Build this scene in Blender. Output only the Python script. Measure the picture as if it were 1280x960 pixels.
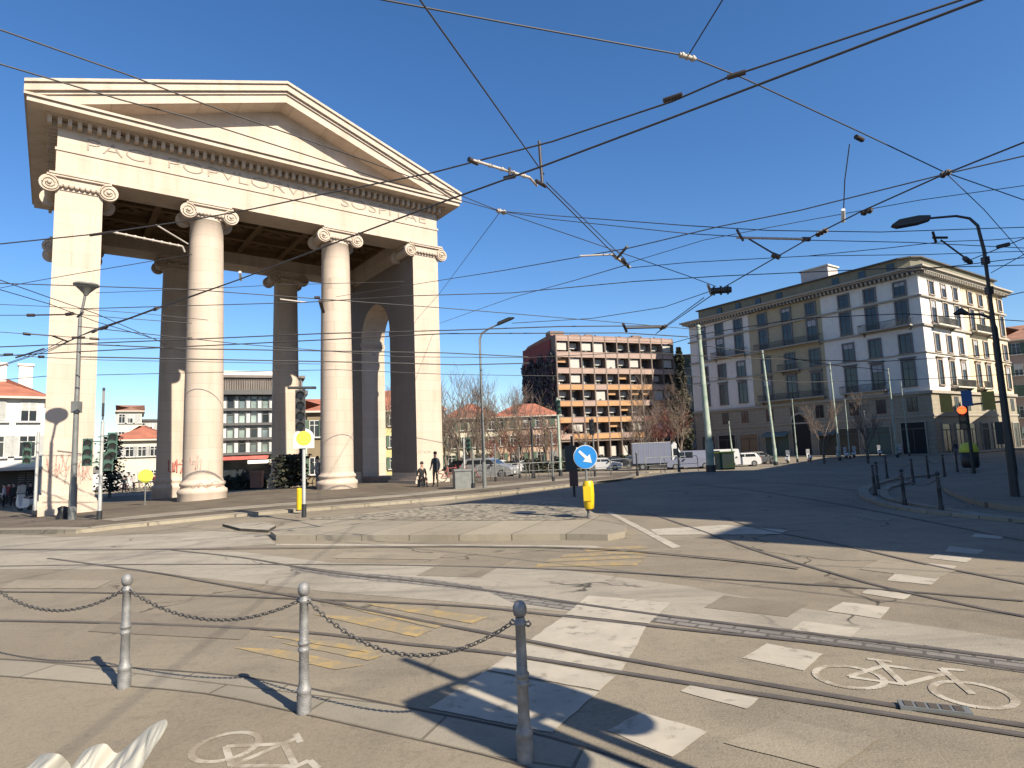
import bpy, bmesh, math, random
from mathutils import Vector, Matrix
random.seed(7)
R_ = math.radians
sc = bpy.context.scene
for o in list(bpy.data.objects): bpy.data.objects.remove(o)
COL = sc.collection

# ------------------------------------------------------------------ camera
F, H = 759.0, 1.8
def _basis():
    up = Vector((370-640, 6450+480, -F)).normalized()
    f = Vector((0, 0, -1)); y = (f-up*f.dot(up)).normalized(); x = y.cross(up)
    return Matrix((x, y, up))          # camera -> world
CR = _basis()
cam = bpy.data.cameras.new('camera'); cam_o = bpy.data.objects.new('camera', cam); COL.objects.link(cam_o)
cam.sensor_width = 36; cam.lens = F/1280*36; cam.clip_start = .1; cam.clip_end = 6000
cam_o.matrix_world = Matrix.Translation((0, 0, H)) @ CR.to_4x4()
sc.camera = cam_o

# ------------------------------------------------------------------ light
SUN_AZ, SUN_EL = -46.0, 36.9            # mathematical azimuth of the sun, elevation
w = bpy.data.worlds.new('World'); sc.world = w; w.use_nodes = True
nt = w.node_tree; bg = nt.nodes['Background']
sky = nt.nodes.new('ShaderNodeTexSky'); sky.sky_type = 'NISHITA'; sky.sun_disc = False
sky.sun_elevation = R_(SUN_EL); sky.sun_rotation = R_(90-SUN_AZ)
sky.altitude = 0; sky.air_density = 1.0; sky.dust_density = .5; sky.ozone_density = 4.0
hs = nt.nodes.new('ShaderNodeHueSaturation'); hs.inputs['Saturation'].default_value = 1.2; hs.inputs['Hue'].default_value = .504
nt.links.new(sky.outputs[0], hs.inputs['Color']); nt.links.new(hs.outputs[0], bg.inputs[0]); bg.inputs[1].default_value = .081
sun = bpy.data.lights.new('sun', 'SUN'); sun.energy = 5.0; sun.angle = R_(.53); sun.color = (1, .89, .72)
sun_o = bpy.data.objects.new('sun', sun); COL.objects.link(sun_o)
sd = Vector((math.cos(R_(SUN_EL))*math.cos(R_(SUN_AZ)), math.cos(R_(SUN_EL))*math.sin(R_(SUN_AZ)), math.sin(R_(SUN_EL))))
sun_o.rotation_euler = sd.to_track_quat('Z', 'Y').to_euler()
vs = sc.view_settings; vs.view_transform = 'Standard'; vs.look = 'None'; vs.exposure = 1.1; vs.gamma = 1; vs.use_curve_mapping = False

# ------------------------------------------------------------------ terrain and picture rays
def sstep(a, b, t):
    t = max(0, min(1, (t-a)/(b-a))); return t*t*(3-2*t)
def T(x, y):
    a = sstep(38, 64, math.hypot(x, y))
    b = min(1, max(0, (-x-13))*.037/.95) if y > 6 else 0
    b *= sstep(6, 16, y)
    return -.92*(a+b-a*b)
def ray(px, py): return CR @ Vector((px-640, -(py-480), -F))/F
def G(px, py, off=0):
    """point of the terrain seen at a pixel of the 1280x960 photograph"""
    d = ray(px, py); o = Vector((0, 0, H))
    if d.z >= -1e-4: d.z = -1e-4
    t = 1.0; st = .25; prev = 0
    while t < 3000:
        p = o+d*t
        if p.z <= T(p.x, p.y): break
        prev = t; t += max(.05, (p.z-T(p.x, p.y))*.8/(-d.z)*.3+.02)
    a, b = prev, t
    for _ in range(30):
        m = (a+b)/2; p = o+d*m
        if p.z <= T(p.x, p.y): b = m
        else: a = m
    p = o+d*b
    return Vector((p.x, p.y, T(p.x, p.y)+off))
def GZ(px, py, z):
    d = ray(px, py); t = (z-H)/d.z; return Vector((0, 0, H))+d*t
def PD(px, py, dist):
    """point on a picture ray at a horizontal distance"""
    d = ray(px, py); return Vector((0, 0, H))+d*(dist/math.hypot(d.x, d.y))
def hgt(px, py, base):
    """height above base of the picture ray where it passes over base"""
    return PD(px, py, math.hypot(base.x, base.y)).z-base.z

# ------------------------------------------------------------------ materials
MATS = {}
KA = .71           # one scale for every surface's reflectance, set together with the exposure
def ks(c): return tuple(x*KA for x in c)
def mat(name, col, rough=.7, var=.12, scale=3.0, bump=0.0, bscale=None, metal=0.0, world=False, detail=6, spec=None, col2=None, emit=None):
    if name in MATS: return MATS[name]
    col = ks(col); col2 = ks(col2) if col2 else None
    m = bpy.data.materials.new(name); m.use_nodes = True; n = m.node_tree.nodes; l = m.node_tree.links
    b = n['Principled BSDF']; b.inputs['Roughness'].default_value = rough; b.inputs['Metallic'].default_value = metal
    if spec is not None: b.inputs['Specular IOR Level'].default_value = spec
    if world:
        g = n.new('ShaderNodeNewGeometry'); co = g.outputs['Position']
    else:
        g = n.new('ShaderNodeTexCoord'); co = g.outputs['Object']
    no = n.new('ShaderNodeTexNoise'); no.inputs['Scale'].default_value = scale; no.inputs['Detail'].default_value = detail
    l.new(co, no.inputs['Vector'])
    mx = n.new('ShaderNodeMix'); mx.data_type = 'RGBA'
    mr = n.new('ShaderNodeMapRange'); mr.inputs[1].default_value = .3; mr.inputs[2].default_value = .7
    l.new(no.outputs['Fac'], mr.inputs[0]); l.new(mr.outputs[0], mx.inputs[0])
    c2 = col2 if col2 else tuple(min(1, c*(1+var)) for c in col); c1 = col if col2 else tuple(c*(1-var) for c in col)
    mx.inputs[6].default_value = (*c1, 1); mx.inputs[7].default_value = (*c2, 1)
    l.new(mx.outputs[2], b.inputs['Base Color'])
    if bump:
        n2 = n.new('ShaderNodeTexNoise'); n2.inputs['Scale'].default_value = bscale or scale*6; n2.inputs['Detail'].default_value = 8
        l.new(co, n2.inputs['Vector']); bp = n.new('ShaderNodeBump'); bp.inputs['Strength'].default_value = bump; bp.inputs['Distance'].default_value = .02
        l.new(n2.outputs['Fac'], bp.inputs['Height']); l.new(bp.outputs[0], b.inputs['Normal'])
    if emit:
        b.inputs['Emission Color'].default_value = (*emit[:3], 1); b.inputs['Emission Strength'].default_value = emit[3]
    MATS[name] = m; return m

def ground_mat(name, base, dark, light, joints=None, crack=.0, speck=.25, big=.35, streak=0.0, pebble=0):
    """old street surface in world coordinates: broad tone patches, fine grit, streaks, cracks, optional joints"""
    base, dark, light = ks(base), ks(dark), ks(light)
    m = bpy.data.materials.new(name); m.use_nodes = True; n = m.node_tree.nodes; l = m.node_tree.links
    b = n['Principled BSDF']; b.inputs['Roughness'].default_value = .85; b.inputs['Specular IOR Level'].default_value = .25
    geo = n.new('ShaderNodeNewGeometry')
    def noise(sc_, det=6, dist=0.0, vec=None, rough=.5):
        k = n.new('ShaderNodeTexNoise'); k.inputs['Scale'].default_value = sc_; k.inputs['Detail'].default_value = det
        k.inputs['Distortion'].default_value = dist; k.inputs['Roughness'].default_value = rough
        l.new(vec or geo.outputs['Position'], k.inputs['Vector']); return k.outputs['Fac']
    def mrange(s, a, b_, c=0.0, d=1.0):
        k = n.new('ShaderNodeMapRange'); k.inputs[1].default_value = a; k.inputs[2].default_value = b_; k.inputs[3].default_value = c; k.inputs[4].default_value = d
        l.new(s, k.inputs[0]); return k.outputs[0]
    def mix(fac, a, c2, mode='MIX'):
        k = n.new('ShaderNodeMix'); k.data_type = 'RGBA'; k.blend_type = mode
        if isinstance(fac, float): k.inputs[0].default_value = fac
        else: l.new(fac, k.inputs[0])
        for i, v in ((6, a), (7, c2)):
            if isinstance(v, tuple): k.inputs[i].default_value = (*v, 1)
            else: l.new(v, k.inputs[i])
        return k.outputs[2]
    c = mix(mrange(noise(.22, 5, .6), .35, .65), base, light)
    c = mix(mrange(noise(.75, 7, .8), .5, .72, 0, big), c, dark)
    mp = n.new('ShaderNodeMapping'); mp.inputs['Scale'].default_value = (.25, 2.2, 1); mp.inputs['Rotation'].default_value = (0, 0, R_(12)); l.new(geo.outputs['Position'], mp.inputs[0])
    c = mix(mrange(noise(1.0, 8, .4, mp.outputs[0], .65), .5, .75, 0, streak), c, dark)
    c = mix(mrange(noise(3.2, 9, 1.2, None, .7), .52, .7, 0, .5), c, dark)
    c = mix(mrange(noise(2.1, 9, .6, None, .72), .55, .75, 0, .45), c, light)
    c = mix(mrange(noise(55, 3), .35, .75, 0, speck), c, light)
    c = mix(mrange(noise(24, 5), .52, .75, 0, speck*.7), c, dark)
    c = mix(mrange(noise(90, 2), .5, .8, 0, speck*1.2), c, dark)
    hb = noise(60, 4)
    if crack:
        v = n.new('ShaderNodeTexVoronoi'); v.feature = 'DISTANCE_TO_EDGE'; v.inputs['Scale'].default_value = .42
        nv = n.new('ShaderNodeTexNoise'); nv.inputs['Scale'].default_value = 1.2; nv.inputs['Detail'].default_value = 5; l.new(geo.outputs['Position'], nv.inputs['Vector'])
        ad = n.new('ShaderNodeVectorMath'); ad.operation = 'MULTIPLY_ADD'; l.new(nv.outputs['Color'], ad.inputs[0]); ad.inputs[1].default_value = (1.3, 1.3, 0); l.new(geo.outputs['Position'], ad.inputs[2])
        l.new(ad.outputs[0], v.inputs['Vector'])
        m1 = mrange(v.outputs['Distance'], .004, .012, 1, 0); m2 = mrange(noise(.35, 3), .5, .6)
        mm = n.new('ShaderNodeMath'); mm.operation = 'MULTIPLY'; l.new(m1, mm.inputs[0]); l.new(m2, mm.inputs[1])
        m3 = n.new('ShaderNodeMath'); m3.operation = 'MULTIPLY'; l.new(mm.outputs[0], m3.inputs[0]); m3.inputs[1].default_value = crack
        c = mix(m3.outputs[0], c, tuple(x*.35 for x in dark))
    if pebble:
        pv = n.new('ShaderNodeTexVoronoi'); pv.inputs['Scale'].default_value = pebble; l.new(geo.outputs['Position'], pv.inputs['Vector'])
        c = mix(mrange(pv.outputs['Distance'], .35, .75, 0, .85), c, tuple(x*.55 for x in dark))
        sp = n.new('ShaderNodeSeparateColor'); l.new(pv.outputs['Color'], sp.inputs[0]); c = mix(mrange(sp.outputs[0], .5, 1, 0, .6), c, light)
    if joints:
        jw, jh, rot, ms = joints
        mp2 = n.new('ShaderNodeMapping'); mp2.inputs['Rotation'].default_value = (0, 0, R_(rot)); l.new(geo.outputs['Position'], mp2.inputs[0])
        br = n.new('ShaderNodeTexBrick'); br.inputs['Scale'].default_value = 1; br.inputs['Brick Width'].default_value = jw; br.inputs['Row Height'].default_value = jh
        br.inputs['Mortar Size'].default_value = ms; br.inputs['Color1'].default_value = (1, 1, 1, 1); br.inputs['Color2'].default_value = (.72, .72, .74, 1); br.inputs['Mortar'].default_value = (.35, .34, .33, 1)
        l.new(mp2.outputs[0], br.inputs['Vector'])
        c = mix(.85, c, br.outputs['Color'], 'MULTIPLY')
    l.new(c, b.inputs['Base Color'])
    bp = n.new('ShaderNodeBump'); bp.inputs['Strength'].default_value = .35; bp.inputs['Distance'].default_value = .012
    l.new(hb, bp.inputs['Height']); l.new(bp.outputs[0], b.inputs['Normal'])
    MATS[name] = m; return m

def worn_paint(name, col, wear=.5, under=(.13, .12, .105)):
    """road paint with scuffed-through patches"""
    col, under = ks(col), ks(under)
    m = bpy.data.materials.new(name); m.use_nodes = True; n = m.node_tree.nodes; l = m.node_tree.links
    b = n['Principled BSDF']; b.inputs['Roughness'].default_value = .8
    geo = n.new('ShaderNodeNewGeometry')
    def nz(s, d):
        k = n.new('ShaderNodeTexNoise'); k.inputs['Scale'].default_value = s; k.inputs['Detail'].default_value = d; k.inputs['Roughness'].default_value = .65
        l.new(geo.outputs['Position'], k.inputs['Vector']); return k.outputs['Fac']
    def mr(s, a, c, d, e):
        k = n.new('ShaderNodeMapRange'); k.inputs[1].default_value = a; k.inputs[2].default_value = c; k.inputs[3].default_value = d; k.inputs[4].default_value = e; l.new(s, k.inputs[0]); return k.outputs[0]
    f1 = mr(nz(5, 10), .62-wear*.22, .72-wear*.2, 0, 1)
    mx = n.new('ShaderNodeMix'); mx.data_type = 'RGBA'; l.new(f1, mx.inputs[0])
    m0 = n.new('ShaderNodeMix'); m0.data_type = 'RGBA'; l.new(mr(nz(1.7, 6), .35, .7, 0, 1), m0.inputs[0])
    m0.inputs[6].default_value = (*col, 1); m0.inputs[7].default_value = (*[x*.72 for x in col], 1)
    l.new(m0.outputs[2], mx.inputs[6]); mx.inputs[7].default_value = (*under, 1)
    l.new(mx.outputs[2], b.inputs['Base Color']); MATS[name] = m; return m

def stone_mat(name, col, rot=0, bw=1.6, bh=.62, joint=.9, dirt=.25, ms=.008):
    """ashlar in the thing's own coordinates: faint courses, soft stains"""
    col = ks(col)
    m = bpy.data.materials.new(name); m.use_nodes = True; n = m.node_tree.nodes; l = m.node_tree.links
    b = n['Principled BSDF']; b.inputs['Roughness'].default_value = .8; b.inputs['Specular IOR Level'].default_value = .2
    tc = n.new('ShaderNodeTexCoord'); co = tc.outputs['Object']
    sep = n.new('ShaderNodeSeparateXYZ'); l.new(co, sep.inputs[0])
    add = n.new('ShaderNodeMath'); add.operation = 'ADD'; l.new(sep.outputs[0], add.inputs[0]); l.new(sep.outputs[1], add.inputs[1])
    cb = n.new('ShaderNodeCombineXYZ'); l.new(add.outputs[0], cb.inputs[0]); l.new(sep.outputs[2], cb.inputs[1])
    br = n.new('ShaderNodeTexBrick'); br.inputs['Scale'].default_value = 1; br.inputs['Brick Width'].default_value = bw; br.inputs['Row Height'].default_value = bh
    br.inputs['Mortar Size'].default_value = ms; br.inputs['Color1'].default_value = (1, 1, 1, 1); br.inputs['Color2'].default_value = (.93, .92, .91, 1); br.inputs['Mortar'].default_value = (joint, joint*.98, joint*.95, 1)
    l.new(cb.outputs[0], br.inputs['Vector'])
    def nz(s, d, vec=None):
        k = n.new('ShaderNodeTexNoise'); k.inputs['Scale'].default_value = s; k.inputs['Detail'].default_value = d; l.new(vec or co, k.inputs['Vector']); return k.outputs['Fac']
    mp = n.new('ShaderNodeMapping'); mp.inputs['Scale'].default_value = (1.6, 1.6, .22); l.new(co, mp.inputs[0])
    mr = n.new('ShaderNodeMapRange'); mr.inputs[1].default_value = .48; mr.inputs[2].default_value = .75; mr.inputs[4].default_value = dirt; l.new(nz(1.2, 8, mp.outputs[0]), mr.inputs[0])
    m1 = n.new('ShaderNodeMix'); m1.data_type = 'RGBA'; l.new(mr.outputs[0], m1.inputs[0]); m1.inputs[6].default_value = (*col, 1); m1.inputs[7].default_value = (col[0]*.62, col[1]*.58, col[2]*.52, 1)
    m2 = n.new('ShaderNodeMix'); m2.data_type = 'RGBA'; m2.blend_type = 'MULTIPLY'; m2.inputs[0].default_value = 1; l.new(m1.outputs[2], m2.inputs[6]); l.new(br.outputs['Color'], m2.inputs[7])
    l.new(m2.outputs[2], b.inputs['Base Color'])
    bp = n.new('ShaderNodeBump'); bp.inputs['Strength'].default_value = .25; bp.inputs['Distance'].default_value = .02; l.new(nz(14, 6), bp.inputs['Height']); l.new(bp.outputs[0], b.inputs['Normal'])
    MATS[name] = m; return m

asphalt = ground_mat('asphalt', (.24, .2, .148), (.115, .1, .078), (.33, .285, .215), crack=.9, streak=.5, big=.5, speck=.55)
patch_d = ground_mat('dark asphalt repair', (.205, .172, .13), (.11, .096, .076), (.28, .24, .185), speck=.35, big=.5)
patch_p = ground_mat('pale asphalt repair', (.285, .243, .185), (.15, .13, .1), (.36, .315, .24), speck=.35, big=.5)
pave_m = ground_mat('pavement asphalt', (.25, .208, .152), (.14, .12, .092), (.32, .275, .205), crack=.6, big=.45, streak=.2, speck=.55)
concrete = ground_mat('track concrete', (.33, .292, .235), (.15, .137, .115), (.42, .38, .31), crack=.9, streak=.85, big=.5)
square_m = ground_mat('stone slabs', (.15, .118, .085), (.09, .072, .055), (.2, .165, .12), joints=(1.2, .6, 37, .012))
walk_m = ground_mat('pale paving', (.33, .29, .225), (.22, .195, .15), (.4, .36, .28), joints=(1.0, .5, 20, .012))
kerb_m = ground_mat('granite kerb', (.34, .295, .22), (.2, .17, .13), (.4, .355, .275), joints=(1.1, 9, 20, .015))
cobble_m = ground_mat('river cobbles', (.3, .26, .2), (.13, .115, .09), (.4, .36, .28), pebble=7)
_a = ray(700, 757); _b = ray(1280, 835); SETT_ROT = -math.degrees(math.atan2(_b.y/-_b.z-_a.y/-_a.z, _b.x/-_b.z-_a.x/-_a.z))
sett_m = ground_mat('granite setts', (.22, .205, .185), (.12, .112, .105), (.32, .3, .27), joints=(.22, .11, SETT_ROT, .016), streak=.5)
white_p = worn_paint('worn white road paint', (.5, .45, .365), .3, (.25, .22, .175))
bike_p = worn_paint('very worn white road paint', (.55, .5, .41), .75, (.3, .255, .19))
yellow_p = worn_paint('worn yellow road paint', (.47, .33, .13), 1.0, (.29, .235, .15))
rail_m = mat('rail steel', (.17, .145, .12), .5, .3, 4, metal=.3)
groove_m = mat('rail groove', (.075, .062, .05), .9, .4, 2)
stone = stone_mat('pale granite', (.63, .53, .44), joint=.8, dirt=.42, ms=.011)
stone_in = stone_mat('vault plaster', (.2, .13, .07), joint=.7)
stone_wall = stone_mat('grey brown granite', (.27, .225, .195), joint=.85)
letter_m = mat('faded letter bronze', (.36, .31, .26), .8)
silver = mat('cast silver paint', (.25, .25, .25), .55, .35, 14, bump=.3, metal=.3)
chain_m = mat('chain steel', (.14, .135, .13), .5, .2, 20, metal=.5)
pole_gr = mat('grey painted pole', (.2, .21, .205), .5, .15, 4, metal=.2)
pole_lt = mat('pale galvanised pole', (.52, .53, .52), .45, .12, 3, metal=.2)
pole_dk = mat('dark painted pole', (.035, .038, .042), .5, .15, 4, metal=.2)
green_m = mat('green signal paint', (.03, .09, .065), .45, .15, 6)
tram_gr = mat('faded green pole paint', (.2, .3, .235), .55, .3, 1.5, col2=(.5, .55, .47))
black_m = mat('black plastic', (.02, .02, .022), .5)
lens_off = mat('unlit lens', (.06, .05, .05), .2)
lens_red = mat('lit red lens', (.8, .05, .02), .3, emit=(1, .09, .02, 1.6))
yellow_m = mat('yellow plastic', (.75, .5, .01), .4, .06)
yel_sign = mat('yellow sign face', (.72, .74, .06), .5, .04)
white_m = mat('white enamel', (.78, .78, .76), .5, .04)
blue_m = mat('blue sign face', (.02, .25, .68), .4, .04)
wire_m = mat('wire', (.045, .043, .045), .6)
insul_m = mat('insulator brown', (.045, .033, .03), .5)
insul_w = mat('insulator pale', (.5, .45, .4), .5)
glass_dk = mat('window glass', (.03, .038, .045), .12, .4, .6, spec=.6)
glass_bl = mat('blue glass', (.16, .21, .22), .1, .5, .4, spec=.8)

# ------------------------------------------------------------------ mesh builder
class MB:
    def __init__(s): s.v = []; s.f = []; s.mi = []; s.ms = []; s.sm = []
    def _m(s, m):
        if m is None: return 0
        if m not in s.ms: s.ms.append(m)
        return s.ms.index(m)
    def add(s, vs_, fs, m=None, smooth=False, M=None):
        o = len(s.v)
        for p in vs_:
            p = Vector(p); s.v.append(M @ p if M else p)
        k = s._m(m)
        for f in fs: s.f.append([i+o for i in f]); s.mi.append(k); s.sm.append(smooth)
    def box(s, x0, y0, z0, x1, y1, z1, m=None, M=None):
        s.add([(x0, y0, z0), (x1, y0, z0), (x1, y1, z0), (x0, y1, z0), (x0, y0, z1), (x1, y0, z1), (x1, y1, z1), (x0, y1, z1)],
              [(0, 3, 2, 1), (4, 5, 6, 7), (0, 1, 5, 4), (1, 2, 6, 5), (2, 3, 7, 6), (3, 0, 4, 7)], m, M=M)
    def cyl(s, p0, p1, r0, r1=None, n=12, m=None, caps=True, smooth=True, M=None):
        r1 = r0 if r1 is None else r1; p0 = Vector(p0); p1 = Vector(p1); d = (p1-p0)
        if d.length < 1e-6: return
        q = d.to_track_quat('Z', 'Y'); vs_ = []
        for p, r in ((p0, r0), (p1, r1)):
            for i in range(n):
                a = 2*math.pi*i/n; vs_.append(p+q @ Vector((r*math.cos(a), r*math.sin(a), 0)))
        s.add(vs_, [(i, (i+1) % n, n+(i+1) % n, n+i) for i in range(n)], m, smooth, M)
        if caps: s.add(vs_, [tuple(range(n))[::-1], tuple(range(n, 2*n))], m, False, M)
    def tube(s, pts, r, n=6, m=None, M=None):
        pts = [Vector(p) for p in pts]; vs_ = []; N = len(pts)
        rr = r if isinstance(r, (list, tuple)) else [r]*N
        for i, p in enumerate(pts):
            d = pts[min(i+1, N-1)]-pts[max(i-1, 0)]
            q = d.to_track_quat('Z', 'Y')
            for k in range(n):
                a = 2*math.pi*k/n; vs_.append(p+q @ Vector((rr[i]*math.cos(a), rr[i]*math.sin(a), 0)))
        fs = [(i*n+k, i*n+(k+1) % n, (i+1)*n+(k+1) % n, (i+1)*n+k) for i in range(N-1) for k in range(n)]
        s.add(vs_, fs, m, True, M); s.add(vs_, [tuple(range(n))[::-1], tuple(range((N-1)*n, N*n))], m, False, M)
    def lathe(s, prof, c=(0, 0, 0), n=24, m=None, M=None, smooth=True):
        vs_ = []; c = Vector(c)
        for r, z in prof:
            for k in range(n):
                a = 2*math.pi*k/n; vs_.append(c+Vector((r*math.cos(a), r*math.sin(a), z)))
        fs = [(i*n+k, i*n+(k+1) % n, (i+1)*n+(k+1) % n, (i+1)*n+k) for i in range(len(prof)-1) for k in range(n)]
        s.add(vs_, fs, m, smooth, M); s.add(vs_, [tuple(range(n))[::-1], tuple(range((len(prof)-1)*n, len(prof)*n))], m, False, M)
    def prism(s, poly, a0, a1, axis='z', m=None, M=None):
        """polygon of two coordinates swept between a0 and a1 on the third axis"""
        def pt(p, a): return {'z': (p[0], p[1], a), 'y': (p[0], a, p[1]), 'x': (a, p[0], p[1])}[axis]
        n = len(poly); vs_ = [pt(p, a0) for p in poly]+[pt(p, a1) for p in poly]
        s.add(vs_, [tuple(range(n))[::-1], tuple(range(n, 2*n))]+[(i, (i+1) % n, n+(i+1) % n, n+i) for i in range(n)], m, M=M)
    def ball(s, c, r, m=None, n=10, M=None, sz=(1, 1, 1)):
        c = Vector(c); prof = []
        vs_ = []; k_ = n//2+1
        for i in range(k_+1):
            t = math.pi*i/k_
            for k in range(n):
                a = 2*math.pi*k/n
                vs_.append(c+Vector((r*max(math.sin(t), .001)*math.cos(a)*sz[0], r*max(math.sin(t), .001)*math.sin(a)*sz[1], -r*math.cos(t)*sz[2])))
        s.add(vs_, [(i*n+k, i*n+(k+1) % n, (i+1)*n+(k+1) % n, (i+1)*n+k) for i in range(k_) for k in range(n)], m, True, M)
    def mesh(s, name):
        me = bpy.data.meshes.new(name); me.from_pydata(s.v, [], s.f)
        for m in s.ms: me.materials.append(m)
        me.polygons.foreach_set('material_index', s.mi); me.polygons.foreach_set('use_smooth', s.sm); me.update()
        bm = bmesh.new(); bm.from_mesh(me); bmesh.ops.recalc_face_normals(bm, faces=bm.faces); bm.to_mesh(me); bm.free()
        return me
    def obj(s, name, parent=None, loc=None, rz=None):
        o = bpy.data.objects.new(name, s.mesh(name)); COL.objects.link(o)
        if parent: o.parent = parent
        if loc is not None: o.location = loc
        if rz is not None: o.rotation_euler = (0, 0, rz)
        return o

def tag(o, label=None, cat=None, group=None, kind=None):
    if label: o['label'] = label
    if cat: o['category'] = cat
    if group: o['group'] = group
    if kind: o['kind'] = kind
    return o
def thing(name, label, cat, loc=(0, 0, 0), rz=0, group=None):
    o = bpy.data.objects.new(name, None); COL.objects.link(o); o.location = loc; o.rotation_euler = (0, 0, rz); o.empty_display_size = .3
    return tag(o, label, cat, group)
def kids(o): return [c for c in bpy.data.objects if c.parent == o]
def dup(root, loc, rz=None, label=None, scale=None):
    def cp(o, par):
        c = o.copy(); COL.objects.link(c); c.parent = par
        for ch in kids(o): cp(ch, c)
        return c
    r = cp(root, None); r.location = loc
    if rz is not None: r.rotation_euler = (0, 0, rz)
    if label: r['label'] = label
    if scale: r.scale = scale
    return r
def inst(src, parent, loc, rz=0, scale=None):
    c = src.copy(); COL.objects.link(c); c.parent = parent; c.location = loc; c.rotation_euler = (0, 0, rz)
    if scale: c.scale = scale
    return c
def text_mesh(txt, size, m, extrude=.01):
    cu = bpy.data.curves.new('t', 'FONT'); cu.body = txt; cu.size = size; cu.extrude = extrude; cu.offset = -.018; cu.align_x = 'LEFT'
    o = bpy.data.objects.new('t', cu); COL.objects.link(o)
    me = bpy.data.meshes.new_from_object(o.evaluated_get(bpy.context.evaluated_depsgraph_get()))
    bpy.data.objects.remove(o); me.materials.clear(); me.materials.append(m); return me

# ------------------------------------------------------------------ ground
def ground():
    def ax(lo, hi, st, far):
        a = []; t = lo
        while t <= hi: a.append(t); t += st
        e = [hi+st*2]; k = st*2
        while e[-1] < far: k *= 1.5; e.append(e[-1]+k)
        b = [lo-st*2]; k = st*2
        while b[-1] > -far: k *= 1.5; b.append(b[-1]-k)
        return sorted(b)+a+e
    xs = ax(-90, 110, 2.0, 3500); ys = ax(-10, 130, 2.0, 3500)
    v = [(x, y, T(x, y)) for y in ys for x in xs]; n = len(xs)
    f = [(j*n+i, j*n+i+1, (j+1)*n+i+1, (j+1)*n+i) for j in range(len(ys)-1) for i in range(n-1)]
    b = MB(); b.add(v, f, asphalt); tag(b.obj('road'), kind='structure')
ground()
def spline(P, step=.6, closed=False):
    out = []; n = len(P)
    for i in range(n-1):
        p0, p1, p2, p3 = P[max(i-1, 0)], P[i], P[i+1], P[min(i+2, n-1)]
        k = max(2, int((p2-p1).length/step))
        for j in range(k):
            t = j/k
            out.append(.5*((2*p1)+(p2-p0)*t+(2*p0-5*p1+4*p2-p3)*t*t+(3*p1-p0-3*p2+p3)*t**3))
    out.append(P[-1]); return out
def sheet(name, pts, off, m, skirt=None, skirt_m=None, maxe=3.0):
    """polygon draped over the terrain `off` above it, with an optional kerb face round it"""
    bm = bmesh.new(); vs_ = [bm.verts.new((p[0], p[1], 0)) for p in pts]
    bm.faces.new(vs_); bmesh.ops.triangulate(bm, faces=bm.faces[:])
    far = any(math.hypot(p[0], p[1]) > 30 or p[0] < -12 for p in pts)
    if far:
        for _ in range(8):
            e = [x for x in bm.edges if x.calc_length() > maxe]
            if not e: break
            bmesh.ops.subdivide_edges(bm, edges=e, cuts=1); bmesh.ops.triangulate(bm, faces=[f for f in bm.faces if len(f.verts) > 3])
    for v in bm.verts: v.co.z = T(v.co.x, v.co.y)+off
    bmesh.ops.recalc_face_normals(bm, faces=bm.faces)
    for f in bm.faces:
        if f.normal.z < 0: f.normal_flip()
    if skirt:
        be = [e for e in bm.edges if len(e.link_faces) == 1]
        r = bmesh.ops.extrude_edge_only(bm, edges=be)
        for g in r['geom']:
            if isinstance(g, bmesh.types.BMVert): g.co.z -= skirt
            if isinstance(g, bmesh.types.BMFace): g.material_index = 1 if skirt_m else 0
    me = bpy.data.meshes.new(name); bm.to_mesh(me); bm.free(); me.materials.append(m)
    if skirt_m: me.materials.append(skirt_m)
    o = bpy.data.objects.new(name, me); COL.objects.link(o); return tag(o, kind='structure')
def strip(name, line, width, off, m, side=0.0, h=0.0, parent=None):
    """flat or raised band along a line; side shifts it across"""
    b = MB(); L = []; N = len(line)
    for i, p in enumerate(line):
        d = (line[min(i+1, N-1)]-line[max(i-1, 0)]); d.z = 0; d.normalize(); n = Vector((-d.y, d.x, 0))
        a = p+n*(side-width/2); c = p+n*(side+width/2)
        L.append((a, c))
    v = []
    for a, c in L:
        za, zc = T(a.x, a.y), T(c.x, c.y)
        v += [(a.x, a.y, za+off+h), (c.x, c.y, zc+off+h)]
        if h: v += [(a.x, a.y, za-.03), (c.x, c.y, zc-.03)]
    k = 4 if h else 2; f = []
    for i in range(N-1):
        f.append((i*k, (i+1)*k, (i+1)*k+1, i*k+1))
        if h:
            f.append((i*k+2, (i+1)*k+2, (i+1)*k, i*k)); f.append((i*k+1, (i+1)*k+1, (i+1)*k+3, i*k+3))
    if h: f.append((0, 1, 3, 2)); e = (N-1)*k; f.append((e, e+2, e+3, e+1))
    b.add(v, f, m)
    for i in range(len(b.f)): pass
    return b.obj(name, parent)
def gp(L): return [G(x, y) for x, y in L]

# the square with the gate, its kerb, the lane behind
sq_front = gp([(-200, 672), (-60, 668), (40, 667), (95, 667), (140, 662), (200, 656), (300, 646), (400, 638), (500, 630), (600, 621), (690, 611), (760, 603), (800, 596), (842, 589)])
sq_front = spline(sq_front, 1.2)
back = [Vector((8, 46, 0)), Vector((-4, 50, 0)), Vector((-20, 56, 0)), Vector((-44, 52, 0)), Vector((-60, 36, 0))]
sheet('square_pavement', [p.copy() for p in sq_front]+back, .10, square_m, .16, kerb_m)
k = strip('kerb', sq_front, .55, .104, kerb_m, side=.30, h=.0); tag(k, kind='structure')
w1 = strip('pavement', spline(gp([(150, 657), (300, 642), (400, 634), (500, 626), (600, 616), (700, 605), (780, 597)]), 1.2), 1.5, .108, walk_m, side=1.35); tag(w1, kind='structure')

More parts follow.
